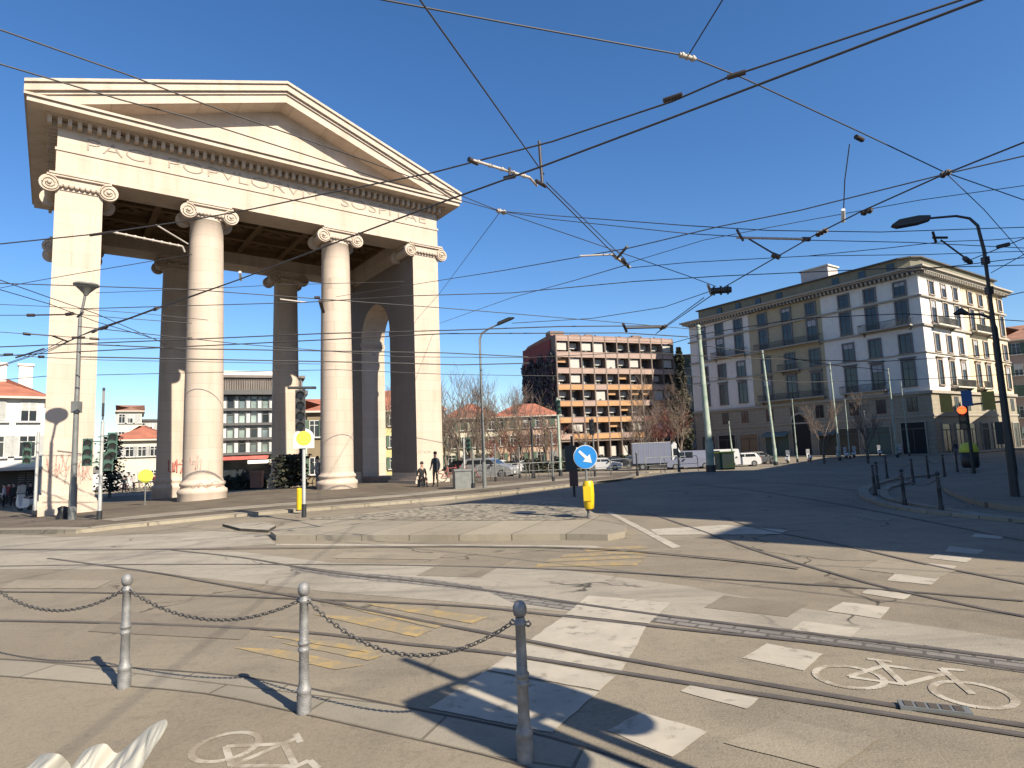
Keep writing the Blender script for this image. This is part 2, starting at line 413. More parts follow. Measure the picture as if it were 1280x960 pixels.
# traffic island with cobbles
isl = gp([(338, 670), (345, 676), (420, 676), (560, 676), (700, 675), (760, 676), (781, 672), (783, 664), (770, 657), (745, 648), (728, 639), (700, 632), (655, 630), (600, 633), (540, 638), (470, 645), (400, 653), (360, 660)])
sheet('traffic_island', isl, .12, kerb_m, .2, kerb_m)
isl2 = gp([(372, 655), (480, 656), (600, 657), (700, 657), (738, 655), (728, 642), (700, 633.5), (655, 631.5), (600, 635), (540, 640), (470, 647), (400, 652)])
sheet('cobbled_surface', isl2, .128, cobble_m)
sheet('paving_slab', gp([(278, 658), (330, 655), (345, 660), (335, 666), (300, 664)]), .07, concrete, .1, groove_m)
# foreground pavement with flush kerb stones
kl = spline(gp([(-260, 812), (0, 826), (150, 836), (300, 848), (400, 866), (520, 890), (640, 914), (720, 935), (800, 962), (900, 1010)]), .4)
near = [p.copy() for p in kl]+[Vector((1.6, .3, 0)), Vector((1.5, -1, 0)), Vector((-6, -1, 0)), Vector((-9, 2, 0))]
fp_ = sheet('foreground_pavement', near, .010, pave_m)
k1 = strip('kerb', kl, .34, .0115, walk_m, side=-.17); tag(k1, kind='structure')
k2 = strip('kerb_joint', kl, .014, .013, groove_m, side=-.36); tag(k2, kind='structure')
k3 = strip('kerb_face', kl, .03, .0125, groove_m, side=.01); tag(k3, kind='structure')

# pale concrete between the tracks and the setts by the rails
sheet('track_bed', gp([(-150, 700), (0, 690), (150, 684), (300, 690), (420, 704), (560, 706), (700, 712), (860, 733), (1000, 760), (1280, 800), (1400, 815), (1400, 850), (1280, 834), (1080, 806), (900, 786), (720, 766), (560, 752), (420, 741), (300, 728), (150, 712), (0, 712), (-150, 716)]), .003, concrete)
sheet('sett_band', gp([(610, 740), (700, 750), (820, 767), (1000, 789), (1150, 806), (1300, 826), (1450, 845), (1450, 862), (1290, 843), (1100, 816), (960, 797), (840, 781), (740, 768), (640, 753)]), .0042, sett_m)
sheet('sett_band', gp([(360, 706), (430, 715), (520, 722), (600, 733), (610, 740), (520, 731), (420, 722), (365, 712)]), .0042, sett_m)
sheet('track_bed', gp([(-40, 668), (80, 672), (180, 668), (270, 664), (330, 668), (345, 680), (200, 690), (0, 690), (-80, 690)]), .0045, concrete)

rails = dict(
 A=[(-120, 773), (0, 776), (165, 780), (360, 789), (516, 806.5), (625, 817.5), (760, 839), (900, 861), (1080, 889), (1280, 920), (1400, 938)],
 B=[(400, 751), (530, 777), (641, 798), (760, 821), (900, 846), (1080, 877), (1280, 908), (1400, 926)],
 C=[(-120, 739), (0, 740), (160, 742), (400, 750), (579, 758), (660, 766), (760, 777), (870, 789), (1000, 802), (1150, 820), (1280, 838), (1400, 855)],
 D=[(-120, 709), (0, 708), (160, 706), (400, 706), (560, 708), (740, 714), (900, 724), (1070, 735), (1280, 752)],
 E=[(800, 637), (830, 648), (880, 665), (950, 690), (1080, 728), (1180, 751), (1280, 771), (1400, 792)],
 F=[(900, 645), (945, 660), (1050, 681), (1150, 704), (1280, 730), (1400, 752)],
 G=[(60, 698), (200, 717), (244, 725), (312, 737), (369, 746), (430, 756)],
 H=[(215, 688), (300, 697), (360, 707), (429, 718), (520, 727), (620, 740), (700, 752), (820, 769), (1000, 791), (1280, 826)],
 I=[(-120, 690), (100, 688), (360, 686), (560, 684), (740, 687), (900, 700), (1000, 712)],
 J=[(860, 605), (930, 612), (1000, 622), (1100, 640), (1280, 676)],
 K=[(900, 600), (980, 604), (1060, 612), (1160, 632), (1280, 655)],
)
for key, L in rails.items():
    P = spline(gp(L), .4)
    fo = .016 if max(math.hypot(p.x, p.y) for p in P) > 38 or min(p.x for p in P) < -13 else 0
    zo = .0006*list(rails).index(key)
    a = strip('tram_rail', P, .075, .0074+fo+zo*.4, groove_m); tag(a, kind='structure')
    s_ = strip('rail_head', P, .035, .0077+fo+zo*.4, rail_m, side=.01, parent=a)

# road markings
mk = MB()
QN = [0]
def quad(name, L, m, off=None):
    P0_ = gp(L); rq = random.Random(QN[0]+5); P = []
    for i in range(len(P0_)):
        a_, c_ = P0_[i], P0_[(i+1) % len(P0_)]; n_ = max(1, int((c_-a_).length/.09)); n_ = min(n_, 40)
        for k_ in range(n_):
            q_ = a_.lerp(c_, k_/n_); q_.z = T(q_.x, q_.y); j_ = .0035; P.append(q_+Vector((rq.gauss(0, j_), rq.gauss(0, j_), 0)))
    QN[0] += 1; off = (.02 if max(math.hypot(p.x, p.y) for p in P) > 38 else .0050)+.00008*(QN[0] % 20); b = MB(); b.add([(p.x, p.y, p.z+off) for p in P], [tuple(range(len(P)))], m); o = b.obj(name); return tag(o, kind='structure')
squares = [[(803, 891), (885, 915), (841, 948), (759, 914)], [(862, 857), (949, 874), (934, 887), (850, 865)], [(959, 805), (1029, 818), (1005, 839), (928, 823)], [(1004, 777), (1076, 786), (1063, 797), (990, 788)],
 [(1054, 753), (1113, 759.5), (1101, 774), (1034, 764)], [(1086, 736), (1140, 744), (1130, 750), (1076, 742)], [(1118, 717), (1175, 722), (1164, 731.5), (1109, 726)], [(1162, 704.5), (1196, 708), (1189, 714), (1156, 709)],
 [(1137, 706.5), (1154, 708.5), (1149, 714), (1134, 711)], [(1170, 693), (1216, 698), (1208, 703.5), (1160, 698)], [(1187, 683), (1231, 688), (1221, 693.5), (1181, 689.5)], [(1219, 667.5), (1257, 670), (1250, 674), (1214, 671.5)]]
for q in squares: quad('crossing_square', q, white_p)
for q in ([(536, 886), (606, 840), (748, 866), (690, 917)], [(609, 838), (634, 821), (770, 846), (750, 864)], [(637, 819), (655, 806), (783, 829), (773, 843)], [(659, 803), (704, 771), (808, 783), (786, 826)], [(707, 769), (735, 745), (838, 754), (811, 780)]):
    quad('crosswalk', q, white_p)
quad('line_marking', [(757, 640), (764, 640), (852, 684), (841, 686)], white_p)
quad('stop_line', [(812, 662), (905, 656.5), (985, 663), (975, 668), (822, 669)], white_p)
quad('line_marking', [(345, 680), (560, 681), (740, 682.5), (770, 686), (740, 685), (560, 683), (345, 682)], white_p)
for q in ([(724, 686), (800, 682), (812, 685), (735, 690)], [(706, 693), (812, 688), (810, 692), (700, 697)], [(690, 699), (808, 694), (806, 698), (680, 703)], [(672, 705), (802, 701), (795, 707), (668, 709)],
          [(330, 795), (370, 797), (480, 812), (470, 818)], [(292, 810), (345, 812), (455, 832), (420, 838)], [(350, 804), (390, 806), (480, 820), (460, 826)],
          [(455, 755), (500, 757), (610, 772), (590, 780)], [(390, 768), (470, 772), (540, 788), (520, 797)], [(420, 757), (460, 762), (560, 780), (545, 786)]):
    quad('yellow_hatching', q, yellow_p)
def bike(ctr_px, ax_px, size, m, name='cycle_marking'):
    """bicycle pictogram lying on the road"""
    c = G(*ctr_px); a = G(*ax_px)-c; a.z = 0; a.normalize(); n = Vector((-a.y, a.x, 0)); b = MB()
    cnt = [0]
    def ln(p, q, w_=.1):
        cnt[0] += 1; OFF = OFF0+.00012*(cnt[0] % 9)
        p = Vector(p)*size; q = Vector(q)*size; d = (q-p).normalized(); k_ = Vector((-d.y, d.x))*w_*size/2
        b.add([(c.x+a.x*t.x+n.x*t.y, c.y+a.y*t.x+n.y*t.y, c.z+OFF) for t in (p+k_, p-k_, q-k_, q+k_)], [(0, 1, 2, 3)], m)
    OFF0 = .0122 if name == 'pavement_cycle_marking' else .0048
    for cx in (-.75, .75):
        pr_ = [(cx+.46*math.cos(t*math.pi/14), .46*math.sin(t*math.pi/14)) for t in range(29)]
        for i in range(28): ln(pr_[i], pr_[i+1])
    for p, q in (((-.75, 0), (-.3, .75)), ((-.3, .75), (.5, .75)), ((.5, .75), (-.05, 0)), ((-.05, 0), (-.75, 0)), ((-.05, 0), (-.38, .95)), ((.75, 0), (.45, .95)), ((.45, .95), (.75, 1.0)), ((-.55, .97), (-.2, .97))): ln(p, q)
    return tag(b.obj(name), kind='structure')
for L_, m_ in (([(150, 765), (330, 772), (300, 800), (110, 790)], 'dark'), ([(905, 745), (1010, 756), (985, 772), (880, 760)], 'dark'), ([(430, 690), (560, 692), (545, 700), (415, 698)], 'pale'), ([(980, 900), (1100, 925), (1040, 965), (905, 930)], 'pale'), ([(560, 700), (640, 700), (600, 722), (520, 720)], 'dark'), ([(1100, 700), (1200, 712), (1170, 724), (1075, 712)], 'pale'), ([(20, 725), (140, 726), (120, 736), (0, 736)], 'pale')):
    quad('road_repair', L_, patch_d if m_ == 'dark' else patch_p, .0036)
bike((1135, 857), (1240, 872), .5, bike_p)
bike((290, 962), (312, 1035), .42, bike_p, 'pavement_cycle_marking')
for i, (px, py) in enumerate([(1168, 888)]):
    b = MB(); c = G(px, py); M = Matrix.Translation(c) @ Matrix.Rotation(R_(-22), 4, 'Z')
    b.box(-.2, -.055, .0, .2, .055, .026, pole_gr, M)
    for j in range(5): b.box(-.17+j*.07, -.04, .02, -.12+j*.07, .04, .03, groove_m, M)
    tag(b.obj('manhole_cover'), 'small iron utility cover set beside the nearest tram rail', 'utility cover')
for lab, (px, py), r_ in (('round dark manhole lid in the cobbles of the traffic island', (655, 647), .33), ('small oval dark manhole lid near the blue arrow sign on the island', (706, 651), .2)):
    b = MB(); c = G(px, py, .0); b.lathe([(r_, 0), (r_, .14 if px < 720 else .022), (r_*.9, .142 if px < 720 else .024)], n=20, m=pole_dk); tag(b.obj('manhole_cover', loc=c), lab, 'manhole cover')

# right-hand pavement in the shade, with its inner ring
ri = spline(gp([(1500, 662), (1380, 652), (1290, 642), (1230, 634), (1194, 622), (1178, 611), (1185, 602), (1215, 595), (1260, 590), (1340, 586)]), .5)
sheet('corner_pavement', ri, .13, pave_m, .2, kerb_m)
rr = spline(gp([(1420, 672), (1280, 653), (1152, 640), (1102, 630), (1080, 619), (1087, 609), (1120, 600), (1170, 594)]), .5)
tag(strip('kerb', rr, .3, .02, walk_m, h=.05), kind='structure')
rr2 = spline(gp([(1350, 660), (1240, 648), (1121, 627), (1105, 618), (1112, 610), (1140, 603)]), .5)
tag(strip('kerb', rr2, .22, .02, walk_m, h=.04), kind='structure')
# ------------------------------------------------------------------ the gate (neoclassical city gate)
A_U = R_(37.15)
O0 = Vector((-14.98, 28.0, 0))
_o = ray(253, 625); _t = -H/_o.z; GO = Vector((_o.x*_t, _o.y*_t, 0))
def portal():
    g = thing('city_gate', 'monumental pale stone gate with gabled pediment, two round columns and square corner piers', 'monument', (GO.x, GO.y, 0), A_U)
    L, Rr, Fv, Bv = -6.2, 12.95, -.9, 10.3; cx = (L+Rr)/2; pw = 1.75
    ZA, ZF, ZD, ZC = 14.62, 15.82, 16.68, 17.1   # architrave bottom, frieze bottom, dentils, corona
    # entablature: ring of beams
    b = MB()
    b.box(L, Fv, ZA, Rr, Fv+pw, ZF, stone); b.box(L, Bv-pw, ZA, Rr, Bv, ZF, stone)
    b.box(L, Fv+pw, ZA, L+pw, Bv-pw, ZF, stone); b.box(Rr-pw, Fv+pw, ZA, Rr, Bv-pw, ZF, stone)
    for x0, y0, x1, y1 in ((L-.05, Fv-.05, Rr+.05, Fv+.01), (L-.05, Bv-.01, Rr+.05, Bv+.05)): b.box(x0, y0, ZF-.12, x1, y1, ZF, stone)
    b.box(L-.05, Fv+.01, ZF-.12, L+.01, Bv-.01, ZF, stone); b.box(Rr-.01, Fv+.01, ZF-.12, Rr+.05, Bv-.01, ZF, stone)
    b.obj('architrave', g)
    b = MB(); b.box(L+.02, Fv+.02, ZF+.002, Rr-.02, Fv+.6, ZD, stone); b.box(L+.02, Bv-.6, ZF+.002, Rr-.02, Bv-.02, ZD, stone); b.box(L+.02, Fv+.6, ZF+.002, L+.6, Bv-.6, ZD, stone); b.box(Rr-.6, Fv+.6, ZF+.002, Rr-.02, Bv-.6, ZD, stone); b.obj('frieze', g)
    # ceiling: coffers
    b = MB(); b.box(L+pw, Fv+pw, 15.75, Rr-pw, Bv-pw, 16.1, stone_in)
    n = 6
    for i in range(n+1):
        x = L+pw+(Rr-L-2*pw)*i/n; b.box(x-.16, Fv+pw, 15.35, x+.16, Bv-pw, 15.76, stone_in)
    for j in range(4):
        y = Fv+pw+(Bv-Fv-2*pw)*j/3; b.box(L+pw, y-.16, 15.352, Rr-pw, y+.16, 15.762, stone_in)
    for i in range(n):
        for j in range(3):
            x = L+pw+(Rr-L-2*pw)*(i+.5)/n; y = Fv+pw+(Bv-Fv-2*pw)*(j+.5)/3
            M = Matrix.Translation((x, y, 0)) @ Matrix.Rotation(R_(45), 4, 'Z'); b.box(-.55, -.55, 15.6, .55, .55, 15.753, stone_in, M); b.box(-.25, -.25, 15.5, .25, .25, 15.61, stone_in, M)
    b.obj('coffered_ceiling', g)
    # dentils
    b = MB(); pit = .36; k = 0
    x = L-.36
    while x < Rr+.2:
        b.box(x, Fv-.38, ZD+.06, x+.16, Fv+.04, ZD+.4, stone); b.box(x, Bv-.04, ZD+.06, x+.16, Bv+.38, ZD+.4, stone); x += pit
    y = Fv+.1
    while y < Bv-.1:
        b.box(L-.38, y, ZD+.06, L+.04, y+.16, ZD+.4, stone); b.box(Rr-.04, y, ZD+.06, Rr+.38, y+.16, ZD+.4, stone); y += pit
    b.box(L+.01, Fv+.01, ZD, Rr-.01, Bv-.01, ZD+.36, stone)
    # second finer row up front as in the photo
    b.box(L-.42, Fv-.42, ZD+.4, Rr+.42, Bv+.42, ZC+.05, stone)
    b.obj('dentil_course', g)
    OV = 1.15
    b = MB(); b.box(L-OV+.1, Fv-OV+.1, ZC+.05, Rr+OV-.1, Bv+OV-.1, ZC+.27, stone); b.box(L-OV, Fv-OV, ZC+.27, Rr+OV, Bv+OV, ZC+.38, stone)
    b.obj('cornice', g)
    # pediment
    zb = ZC+.38; apex = 21.15; hw = (Rr-L)/2+OV
    sl = (apex-zb-.0)/hw
    def gable(y0, y1, nm):
        b = MB(); hi = hw-1.6
        b.prism([(cx-hw+.9, zb-.02), (cx+hw-.9, zb-.02), (cx, zb+(hw-.9)*sl)], y0, y1, 'y', stone); b.obj(nm, g)
    gable(Fv+.15, Fv+.7, 'tympanum'); gable(Bv-.7, Bv-.15, 'tympanum')
    b = MB()
    def rake(y0, y1, t0, t1):
        # band following both slopes between offsets t0..t1 above the base slope line
        for s_ in (-1, 1):
            lo = (cx+s_*(hw-max(0, -t0)/sl), zb+max(0, t0)+.001)
            hi_ = (cx+s_*(hw-max(0, -t1)/sl), zb+max(0, t1)+.002)
            P = [lo, (cx, apex+t0), (cx, apex+t1), hi_] if t1 <= 0 or t0 >= 0 else [lo, (cx, apex+t0), (cx, apex+t1), hi_, (cx+s_*hw, zb+.001)]
            b.prism(P, y0, y1, 'y', stone)
    yf = Fv-OV; yb = Bv+OV
    rake(yf+.2, yb-.2, -.55, -.12); rake(yf+.12, yb-.12, -.12, .02); rake(yf, yb, .02, .36); rake(yf-.09, yb+.09, .36, .5)
    # coping end trims carried down to the corners
    b.obj('raking_cornice', g)
    b = MB()
    for s_ in (-1, 1):
        b.prism([(cx+s_*(hw-.2), zb+.51+.2*sl), (cx, apex+.51), (cx, apex+.56), (cx+s_*(hw-.2), zb+.56+.2*sl)], yf+.5, yb-.5, 'y', mat('roof lead', (.3, .3, .29), .6))
    b.obj('roof', g)
    # piers, side walls with arches
    def arch_wall(x0, x1, nm):
        b = MB(); yc = (Fv+Bv)/2; hr = 2.25; zs = 9.7; y0, y1 = Fv, Bv
        zb_, zt = -.7, 13.95
        N = 20; pts = [(yc-hr, zb_)]+[(yc-hr*math.cos(math.pi*i/N), zs+hr*math.sin(math.pi*i/N)) for i in range(N+1)]+[(yc+hr, zb_)]
        # build both faces as strips and the reveal
        for X in (x0, x1):
            vs_ = []; fs = []
            outer = [(y0, zb_)]+[(y0+(y1-y0)*i/N, zt) for i in range(N+1)]+[(y1, zb_)]
            for p, q in zip(pts, outer): vs_ += [(X, p[0], p[1]), (X, q[0], q[1])]
            fs = [(2*i, 2*i+2, 2*i+3, 2*i+1) for i in range(len(pts)-1)]
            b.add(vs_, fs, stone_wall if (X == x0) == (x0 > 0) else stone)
        vs_ = []
        for p in pts: vs_ += [(x0, *p), (x1, *p)]
        b.add(vs_, [(2*i, 2*i+1, 2*i+3, 2*i+2) for i in range(len(pts)-1)], stone)
        for Y in (y0, y1): b.add([(x0, Y, zb_), (x1, Y, zb_), (x1, Y, zt), (x0, Y, zt)], [(0, 1, 2, 3)], stone)
        b.add([(x0, y0, zt), (x1, y0, zt), (x1, y1, zt), (x0, y1, zt)], [(0, 1, 2, 3)], stone)
        o = b.obj(nm, g); return o
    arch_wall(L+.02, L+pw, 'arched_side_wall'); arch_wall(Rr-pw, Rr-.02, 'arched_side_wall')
    def pier_base(x0, y0, x1, y1):
        b = MB()
        b.box(x0-.28, y0-.28, -.9, x1+.28, y1+.28, .28, stone); b.box(x0-.16, y0-.16, .28, x1+.16, y1+.16, .46, stone); b.box(x0-.08, y0-.08, .46, x1+.08, y1+.08, .72, stone)
        b.obj('pier_base', g)
    for x0 in (L+.02, Rr-pw):
        x1 = x0+pw-.02
        yc = (Fv+Bv)/2
        pier_base(x0, Fv, x1, yc-2.25-.3); pier_base(x0, yc+2.25+.3, x1, Bv)
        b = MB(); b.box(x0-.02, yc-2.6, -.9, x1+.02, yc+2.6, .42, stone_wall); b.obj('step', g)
        b = MB(); b.box(x0-.06, yc-2.25-.05, 9.4, x1+.06, yc-2.25+.0, 9.7, stone); b.box(x0-.06, yc+2.25, 9.4, x1+.06, yc+2.3, 9.7, stone); b.obj('impost', g)
    def capital(xc, y0, y1, half, nm='capital', zt=ZA):
        """ionic: volutes left and right, echinus with eggs, abacus"""
        b = MB(); vr = .37; vx = half+.18; zc = zt-.52
        for s_ in (-1, 1):
            b.cyl((xc+s_*vx, y0-.16, zc), (xc+s_*vx, y0+.06, zc), vr, n=24, m=stone); b.cyl((xc+s_*vx, y1-.06, zc), (xc+s_*vx, y1+.16, zc), vr, n=24, m=stone); b.cyl((xc+s_*(vx-.06), y0+.06, zc+.04), (xc+s_*(vx-.06), y1-.06, zc+.04), vr*.68, n=20, m=stone)
            for Y, sg in ((y0-.16, -1), (y1+.16, 1)):
                # raised spiral on the face
                pts = []
                for i in range(40):
                    t = i/39; a = t*math.pi*4.5; rr_ = vr*(.94-.8*t)
                    pts.append((xc+s_*vx+s_*rr_*math.cos(a+1.57), Y+sg*.02, zc+rr_*math.sin(a+1.57)))
                b.tube(pts, .035, 4, stone); b.ball((xc+s_*vx, Y+sg*.02, zc), .08, stone, 8)
        b.box(xc-vx, y0-.1, zc+.05, xc+vx, y1+.1, zc+.34, stone)
        k = int(2*vx/.24)
        for i in range(k):
            for Y in (y0-.1, y1+.1): b.ball((xc-vx+.38+(2*vx-.76)*i/(k-1), Y, zc-.02), .11, stone, 6)
        b.box(xc-vx+.3, y0-.04, zc-.2, xc+vx-.3, y1+.04, zc+.05, stone)
        b.box(xc-vx-.1, y0-.2, zt-.18, xc+vx+.1, y1+.2, zt-.09, stone); b.box(xc-vx-.02, y0-.24, zt-.09, xc+vx+.02, y1+.24, zt-.003, stone)
        b.obj(nm, g)
    for x0 in (L+.02, Rr-pw):
        xc = x0+pw/2-.01
        capital(xc, Fv, Fv+pw, pw/2+.02); capital(xc, Bv-pw, Bv, pw/2+.02)
        b = MB(); b.box(x0+.06, Fv+.06, 13.9, x0+pw-.08, Bv-.06, ZA, stone); b.obj('wall_head', g)
    for xc in (0, 6.72):
        for yc in (0, 9.4):
            b = MB()
            prof = [(1.08, -.6), (1.08, .3), (1.1, .33), (1.11, .42), (1.08, .52), (1.0, .56), (.96, .62), (.96, .68), (1.0, .72), (1.02, .78), (.99, .86), (.92, .9), (.9, 1.0)]
            b.lathe(prof, (xc, yc, 0), 40, stone); b.obj('column_base', g)
            b = MB(); pr_ = []
            for i in range(13):
                t = i/12; pr_.append((.885-.125*t**1.7, 1.0+(13.78-1.0)*t))
            pr_ += [(.8, 13.8), (.81, 13.86), (.77, 13.9), (.77, 14.08), (.84, 14.12), (.84, 14.2)]
            b.lathe(pr_, (xc, yc, 0), 48, stone); b.obj('column_shaft', g)
            capital(xc, yc-.68, yc+.68, .78)
    # inscription
    for txt, u0, u1 in (('PACI', None, None),):
        pass
    n_ = Vector((-math.sin(A_U), math.cos(A_U), 0)); Uv = Vector((math.cos(A_U), math.sin(A_U), 0))
    def uat(px, py):
        d = ray(px, py); t = ((Fv-(Vector((0, 0, 0))-GO).dot(n_)))/d.dot(n_); p = d*t; return (p-GO).dot(Uv)
    for txt, a, c in (('PACI', (105, 185), (189, 205)), ('POPVLORVM', (207, 208), (396, 245)), ('SOSPITAE', (425, 250), (532, 275))):
        me = text_mesh(txt, .82, letter_m, .012); ws = max(v.co.x for v in me.vertices); u0 = uat(*a); u1 = uat(*c)
        o = bpy.data.objects.new('inscription', me); COL.objects.link(o); o.parent = g
        o.location = (u0, Fv+.004, ZF+.16); o.rotation_euler = (R_(90), 0, 0); o.scale = ((u1-u0)/ws, 1, 1)
    # graffiti scrawls near the ground
    red = mat('red spray paint', (.5, .16, .13), .8, .3, 9); pink = mat('faint red spray paint', (.58, .36, .3), .8, .3, 9); gy = mat('grey spray paint', (.42, .37, .32), .8)
    def scrawl(ctr, wx, wz, m, surf, n=26, r=.022, seed=1):
        rnd = random.Random(seed); b = MB(); pts = []
        x = -wx/2; z = 0
        for i in range(n):
            t = i/(n-1); pts.append(surf(ctr[0]-wx/2+wx*t+rnd.uniform(-.15, .15), ctr[1]+rnd.uniform(-wz/2, wz/2)))
        b.tube(spline([Vector(p) for p in pts], .08), r, 4, m); b.obj('graffiti', g)
    scrawl((L+.55, 1.9), .7, 1.1, pink, lambda u, z: (u, Fv-.001, z), 26, .015, 3); scrawl((L+1.35, 1.7), .6, 1.0, pink, lambda u, z: (u, Fv-.001, z), 26, .015, 4); scrawl((L+.9, 1.5), 1.3, 1.0, gy, lambda u, z: (u, Fv-.001, z), 16, .008, 5)
    scrawl((11.7, 1.9), .7, .3, gy, lambda u, z: (u, Fv-.001, z), 14, .01, 6); scrawl((12.4, 1.3), .7, .9, gy, lambda u, z: (u, Fv-.001, z), 14, .01, 7)
    def cyls(cxx, cy, r):
        return lambda u, z: (cxx+r*math.sin(max(-1.4, min(1.4, u-cxx))), cy-r*math.cos(max(-1.4, min(1.4, u-cxx))), z)
    scrawl((.25, 1.6), 1.1, .9, red, cyls(0, 9.4, .89), 26, .04, 8); scrawl((-.5, 1.8), .5, .8, pink, cyls(0, 0, .885), 16, .012, 9); scrawl((.0, .75), 1.3, .3, pink, cyls(0, 0, 1.02), 16, .012, 10)
    return g
portal()

# ------------------------------------------------------------------ houses
def win_mesh(w_, h_, surround, frame, glass, shut=None, sill=True, pediment=False, blind=None, balc=None):
    """window facing -Y: stone surround, frame, mullion, dark glass, optional shutters / blind"""
    b = MB()
    b.box(-w_/2, -.03, 0, w_/2, .02, h_, glass)
    for x0, x1 in ((-w_/2, -w_/2+.07), (w_/2-.07, w_/2), (-.035, .035)): b.box(x0, -.06, 0, x1, -.01, h_, frame)
    b.box(-w_/2, -.062, h_*.68, w_/2, -.012, h_*.68+.06, frame); b.box(-w_/2, -.064, h_-.07, w_/2, -.014, h_, frame)
    if blind: b.box(-w_/2+.07, -.05, h_*(1-blind[1]), w_/2-.07, -.035, h_-.07, blind[0])
    if surround:
        s_ = .2; b.box(-w_/2-s_, -.14, 0, -w_/2, .02, h_+s_, surround); b.box(w_/2, -.14, 0, w_/2+s_, .02, h_+s_, surround); b.box(-w_/2, -.14, h_, w_/2, .02, h_+s_, surround)
        if pediment: b.box(-w_/2-.35, -.32, h_+.35, w_/2+.35, .02, h_+.52, surround); b.box(-w_/2-.2, -.2, h_+.2, w_/2+.2, .02, h_+.35, surround)
    if sill: b.box(-w_/2-.25, -.25, -.14, w_/2+.25, .02, 0, surround or frame)
    if shut:
        sh, kind = shut
        if kind == 'closed':
            for x0, x1 in ((-w_/2+.03, -.01), (.01, w_/2-.03)):
                b.box(x0, -.1, .03, x1, -.07, h_-.03, sh)
                nn = int(h_/.18)
                for i in range(nn): b.box(x0+.05, -.12, .08+i*.18, x1-.05, -.1, .18+i*.18, sh)
        else:
            for x0, x1 in ((-w_/2-w_*.48, -w_/2-.02), (w_/2+.02, w_/2+w_*.48)): b.box(x0, -.19, 0, x1, -.14, h_, sh)
    return b
def right_building():
    C = PD(1172, 566, 100.0*1.0004); C.z = -.8
    # axes: +X along the sunny short front, +Y along the shaded long front
    aR = math.atan2(ray(1770, 519).y, ray(1770, 519).x)
    g = thing('corner_palace', 'large six storey corner palace with heavy cornice, grey, ochre and white fronts', 'building', C, aR)
    wh = mat('white stucco', (.8, .76, .7), .85, .06, 1.5); oc = mat('ochre stucco', (.46, .39, .26), .85, .08, 1.5); yl = mat('yellow stucco', (.74, .62, .42), .85, .06, 1.5)
    gy = stone_mat('rusticated beige stucco', (.38, .34, .265), bw=1.8, bh=.6, joint=.72, ms=.03); tr = mat('trim stucco', (.4, .36, .3), .85, .08, 2); frm = mat('brown window frame', (.09, .07, .06), .6)
    wt = mat('pale trim', (.62, .58, .5), .85, .06, 2); ironm = mat('balcony iron', (.1, .1, .09), .6)
    LY, LX = 39.8, 31.0; e = .8
    def wall(nm, x0, y0, x1, y1, z0, z1, m):
        b = MB(); b.box(x0, y0, z0+e, x1, y1, z1+e, m); b.obj(nm, g)
    z1, zt = 7.6, 24.1
    wall('wall', 0, 0, 13.9, 13.9, z1, zt, wh); wall('wall', .04, 13.9, 13.8, 26.9, z1, zt, oc); wall('wall', 0, 26.9, 13.7, LY, z1, zt, wh); wall('wall', 13.9, .05, LX, 13.8, z1, zt, yl)
    wall('ground_storey', -.06, -.06, LX+.04, 13.95, -1.4, z1, gy); wall('ground_storey', -.05, 13.95, 13.7, LY+.05, -1.4, z1, gy)
    def band(z0, z1_, pr_, m=tr, nm='string_course'):
        b = MB(); b.box(-pr_, -pr_, z0+e, LX+pr_*.5, 0-.001-.06*0, z1_+e, m); b.box(-pr_, 0, z0+e, -.001, LY+pr_, z1_+e, m); b.obj(nm, g)
    band(7.35, 7.75, .35); band(4.25, 4.5, .2); band(16.7, 17.0, .25); band(20.85, 21.1, .3); band(12.95, 13.1, .15)
    b = MB()
    for z0, z1_, p in ((24.1, 24.35, .35), (24.35, 24.7, .9), (24.7, 24.95, 1.25)): b.box(-p, -p, z0+e, LX+p, LY+p, z1_+e, tr)
    yy = .2
    while yy < LY: b.box(-.85, yy, 23.9+e, 0, yy+.22, 24.36+e, tr); yy += .62
    xx = .2
    while xx < LX: b.box(xx, -.85, 23.9+e, xx+.22, 0, 24.36+e, tr); xx += .62
    b.obj('cornice', g)
    b = MB(); at_ = mat('attic render', (.2, .19, .14), .9, .1, 1)
    b.prism([(1.2, 1.2), (2.6, .5), (LX-1, .5), (LX-1, 12.5), (13, 13), (13, LY-2), (.6, LY-2), (.5, 2.6)], 24.95+e, 26.75+e, 'z', at_)
    b.obj('attic_storey', g)
    b = MB(); tl = mat('dark roof edge', (.09, .085, .08), .8, .2, 2); b.prism([(.9, .9), (2.3, .1), (LX-.7, .1), (LX-.7, 12.8), (13.3, 13.3), (13.3, LY-1.7), (.2, LY-1.7), (.1, 2.3)], 26.76+e, 26.95+e, 'z', tl); b.obj('roof', g)
    b = MB(); b.box(1.5, 13, 26.96+e, 4.5, 17.5, 29+e, mat('chimney render', (.55, .5, .48), .9)); b.box(1.3, 12.8, 29+e, 4.7, 17.7, 29.25+e, wt); b.obj('roof_hut', g)
    for y_ in (3.5, 7.5, 11.5, 21, 25, 29, 33):
        b = MB(); b.box(.42, y_-.5, 25.3+e, .62, y_+.5, 26.4+e, glass_dk); b.obj('attic_window', g)
    colsL = [2.4, 6.5, 10.3, 15.6, 19.8, 24.2, 29.0, 33.0, 36.9]; colsR = [3.8, 7.8, 11.8, 17.2, 21.2, 25.3, 29.2]
    rows = [(8.6, 3.5, True), (13.3, 2.5, False), (17.3, 3.3, False), (21.45, 1.9, False)]
    blm = mat('grey roller blind', (.42, .43, .45), .7)
    protos = {}
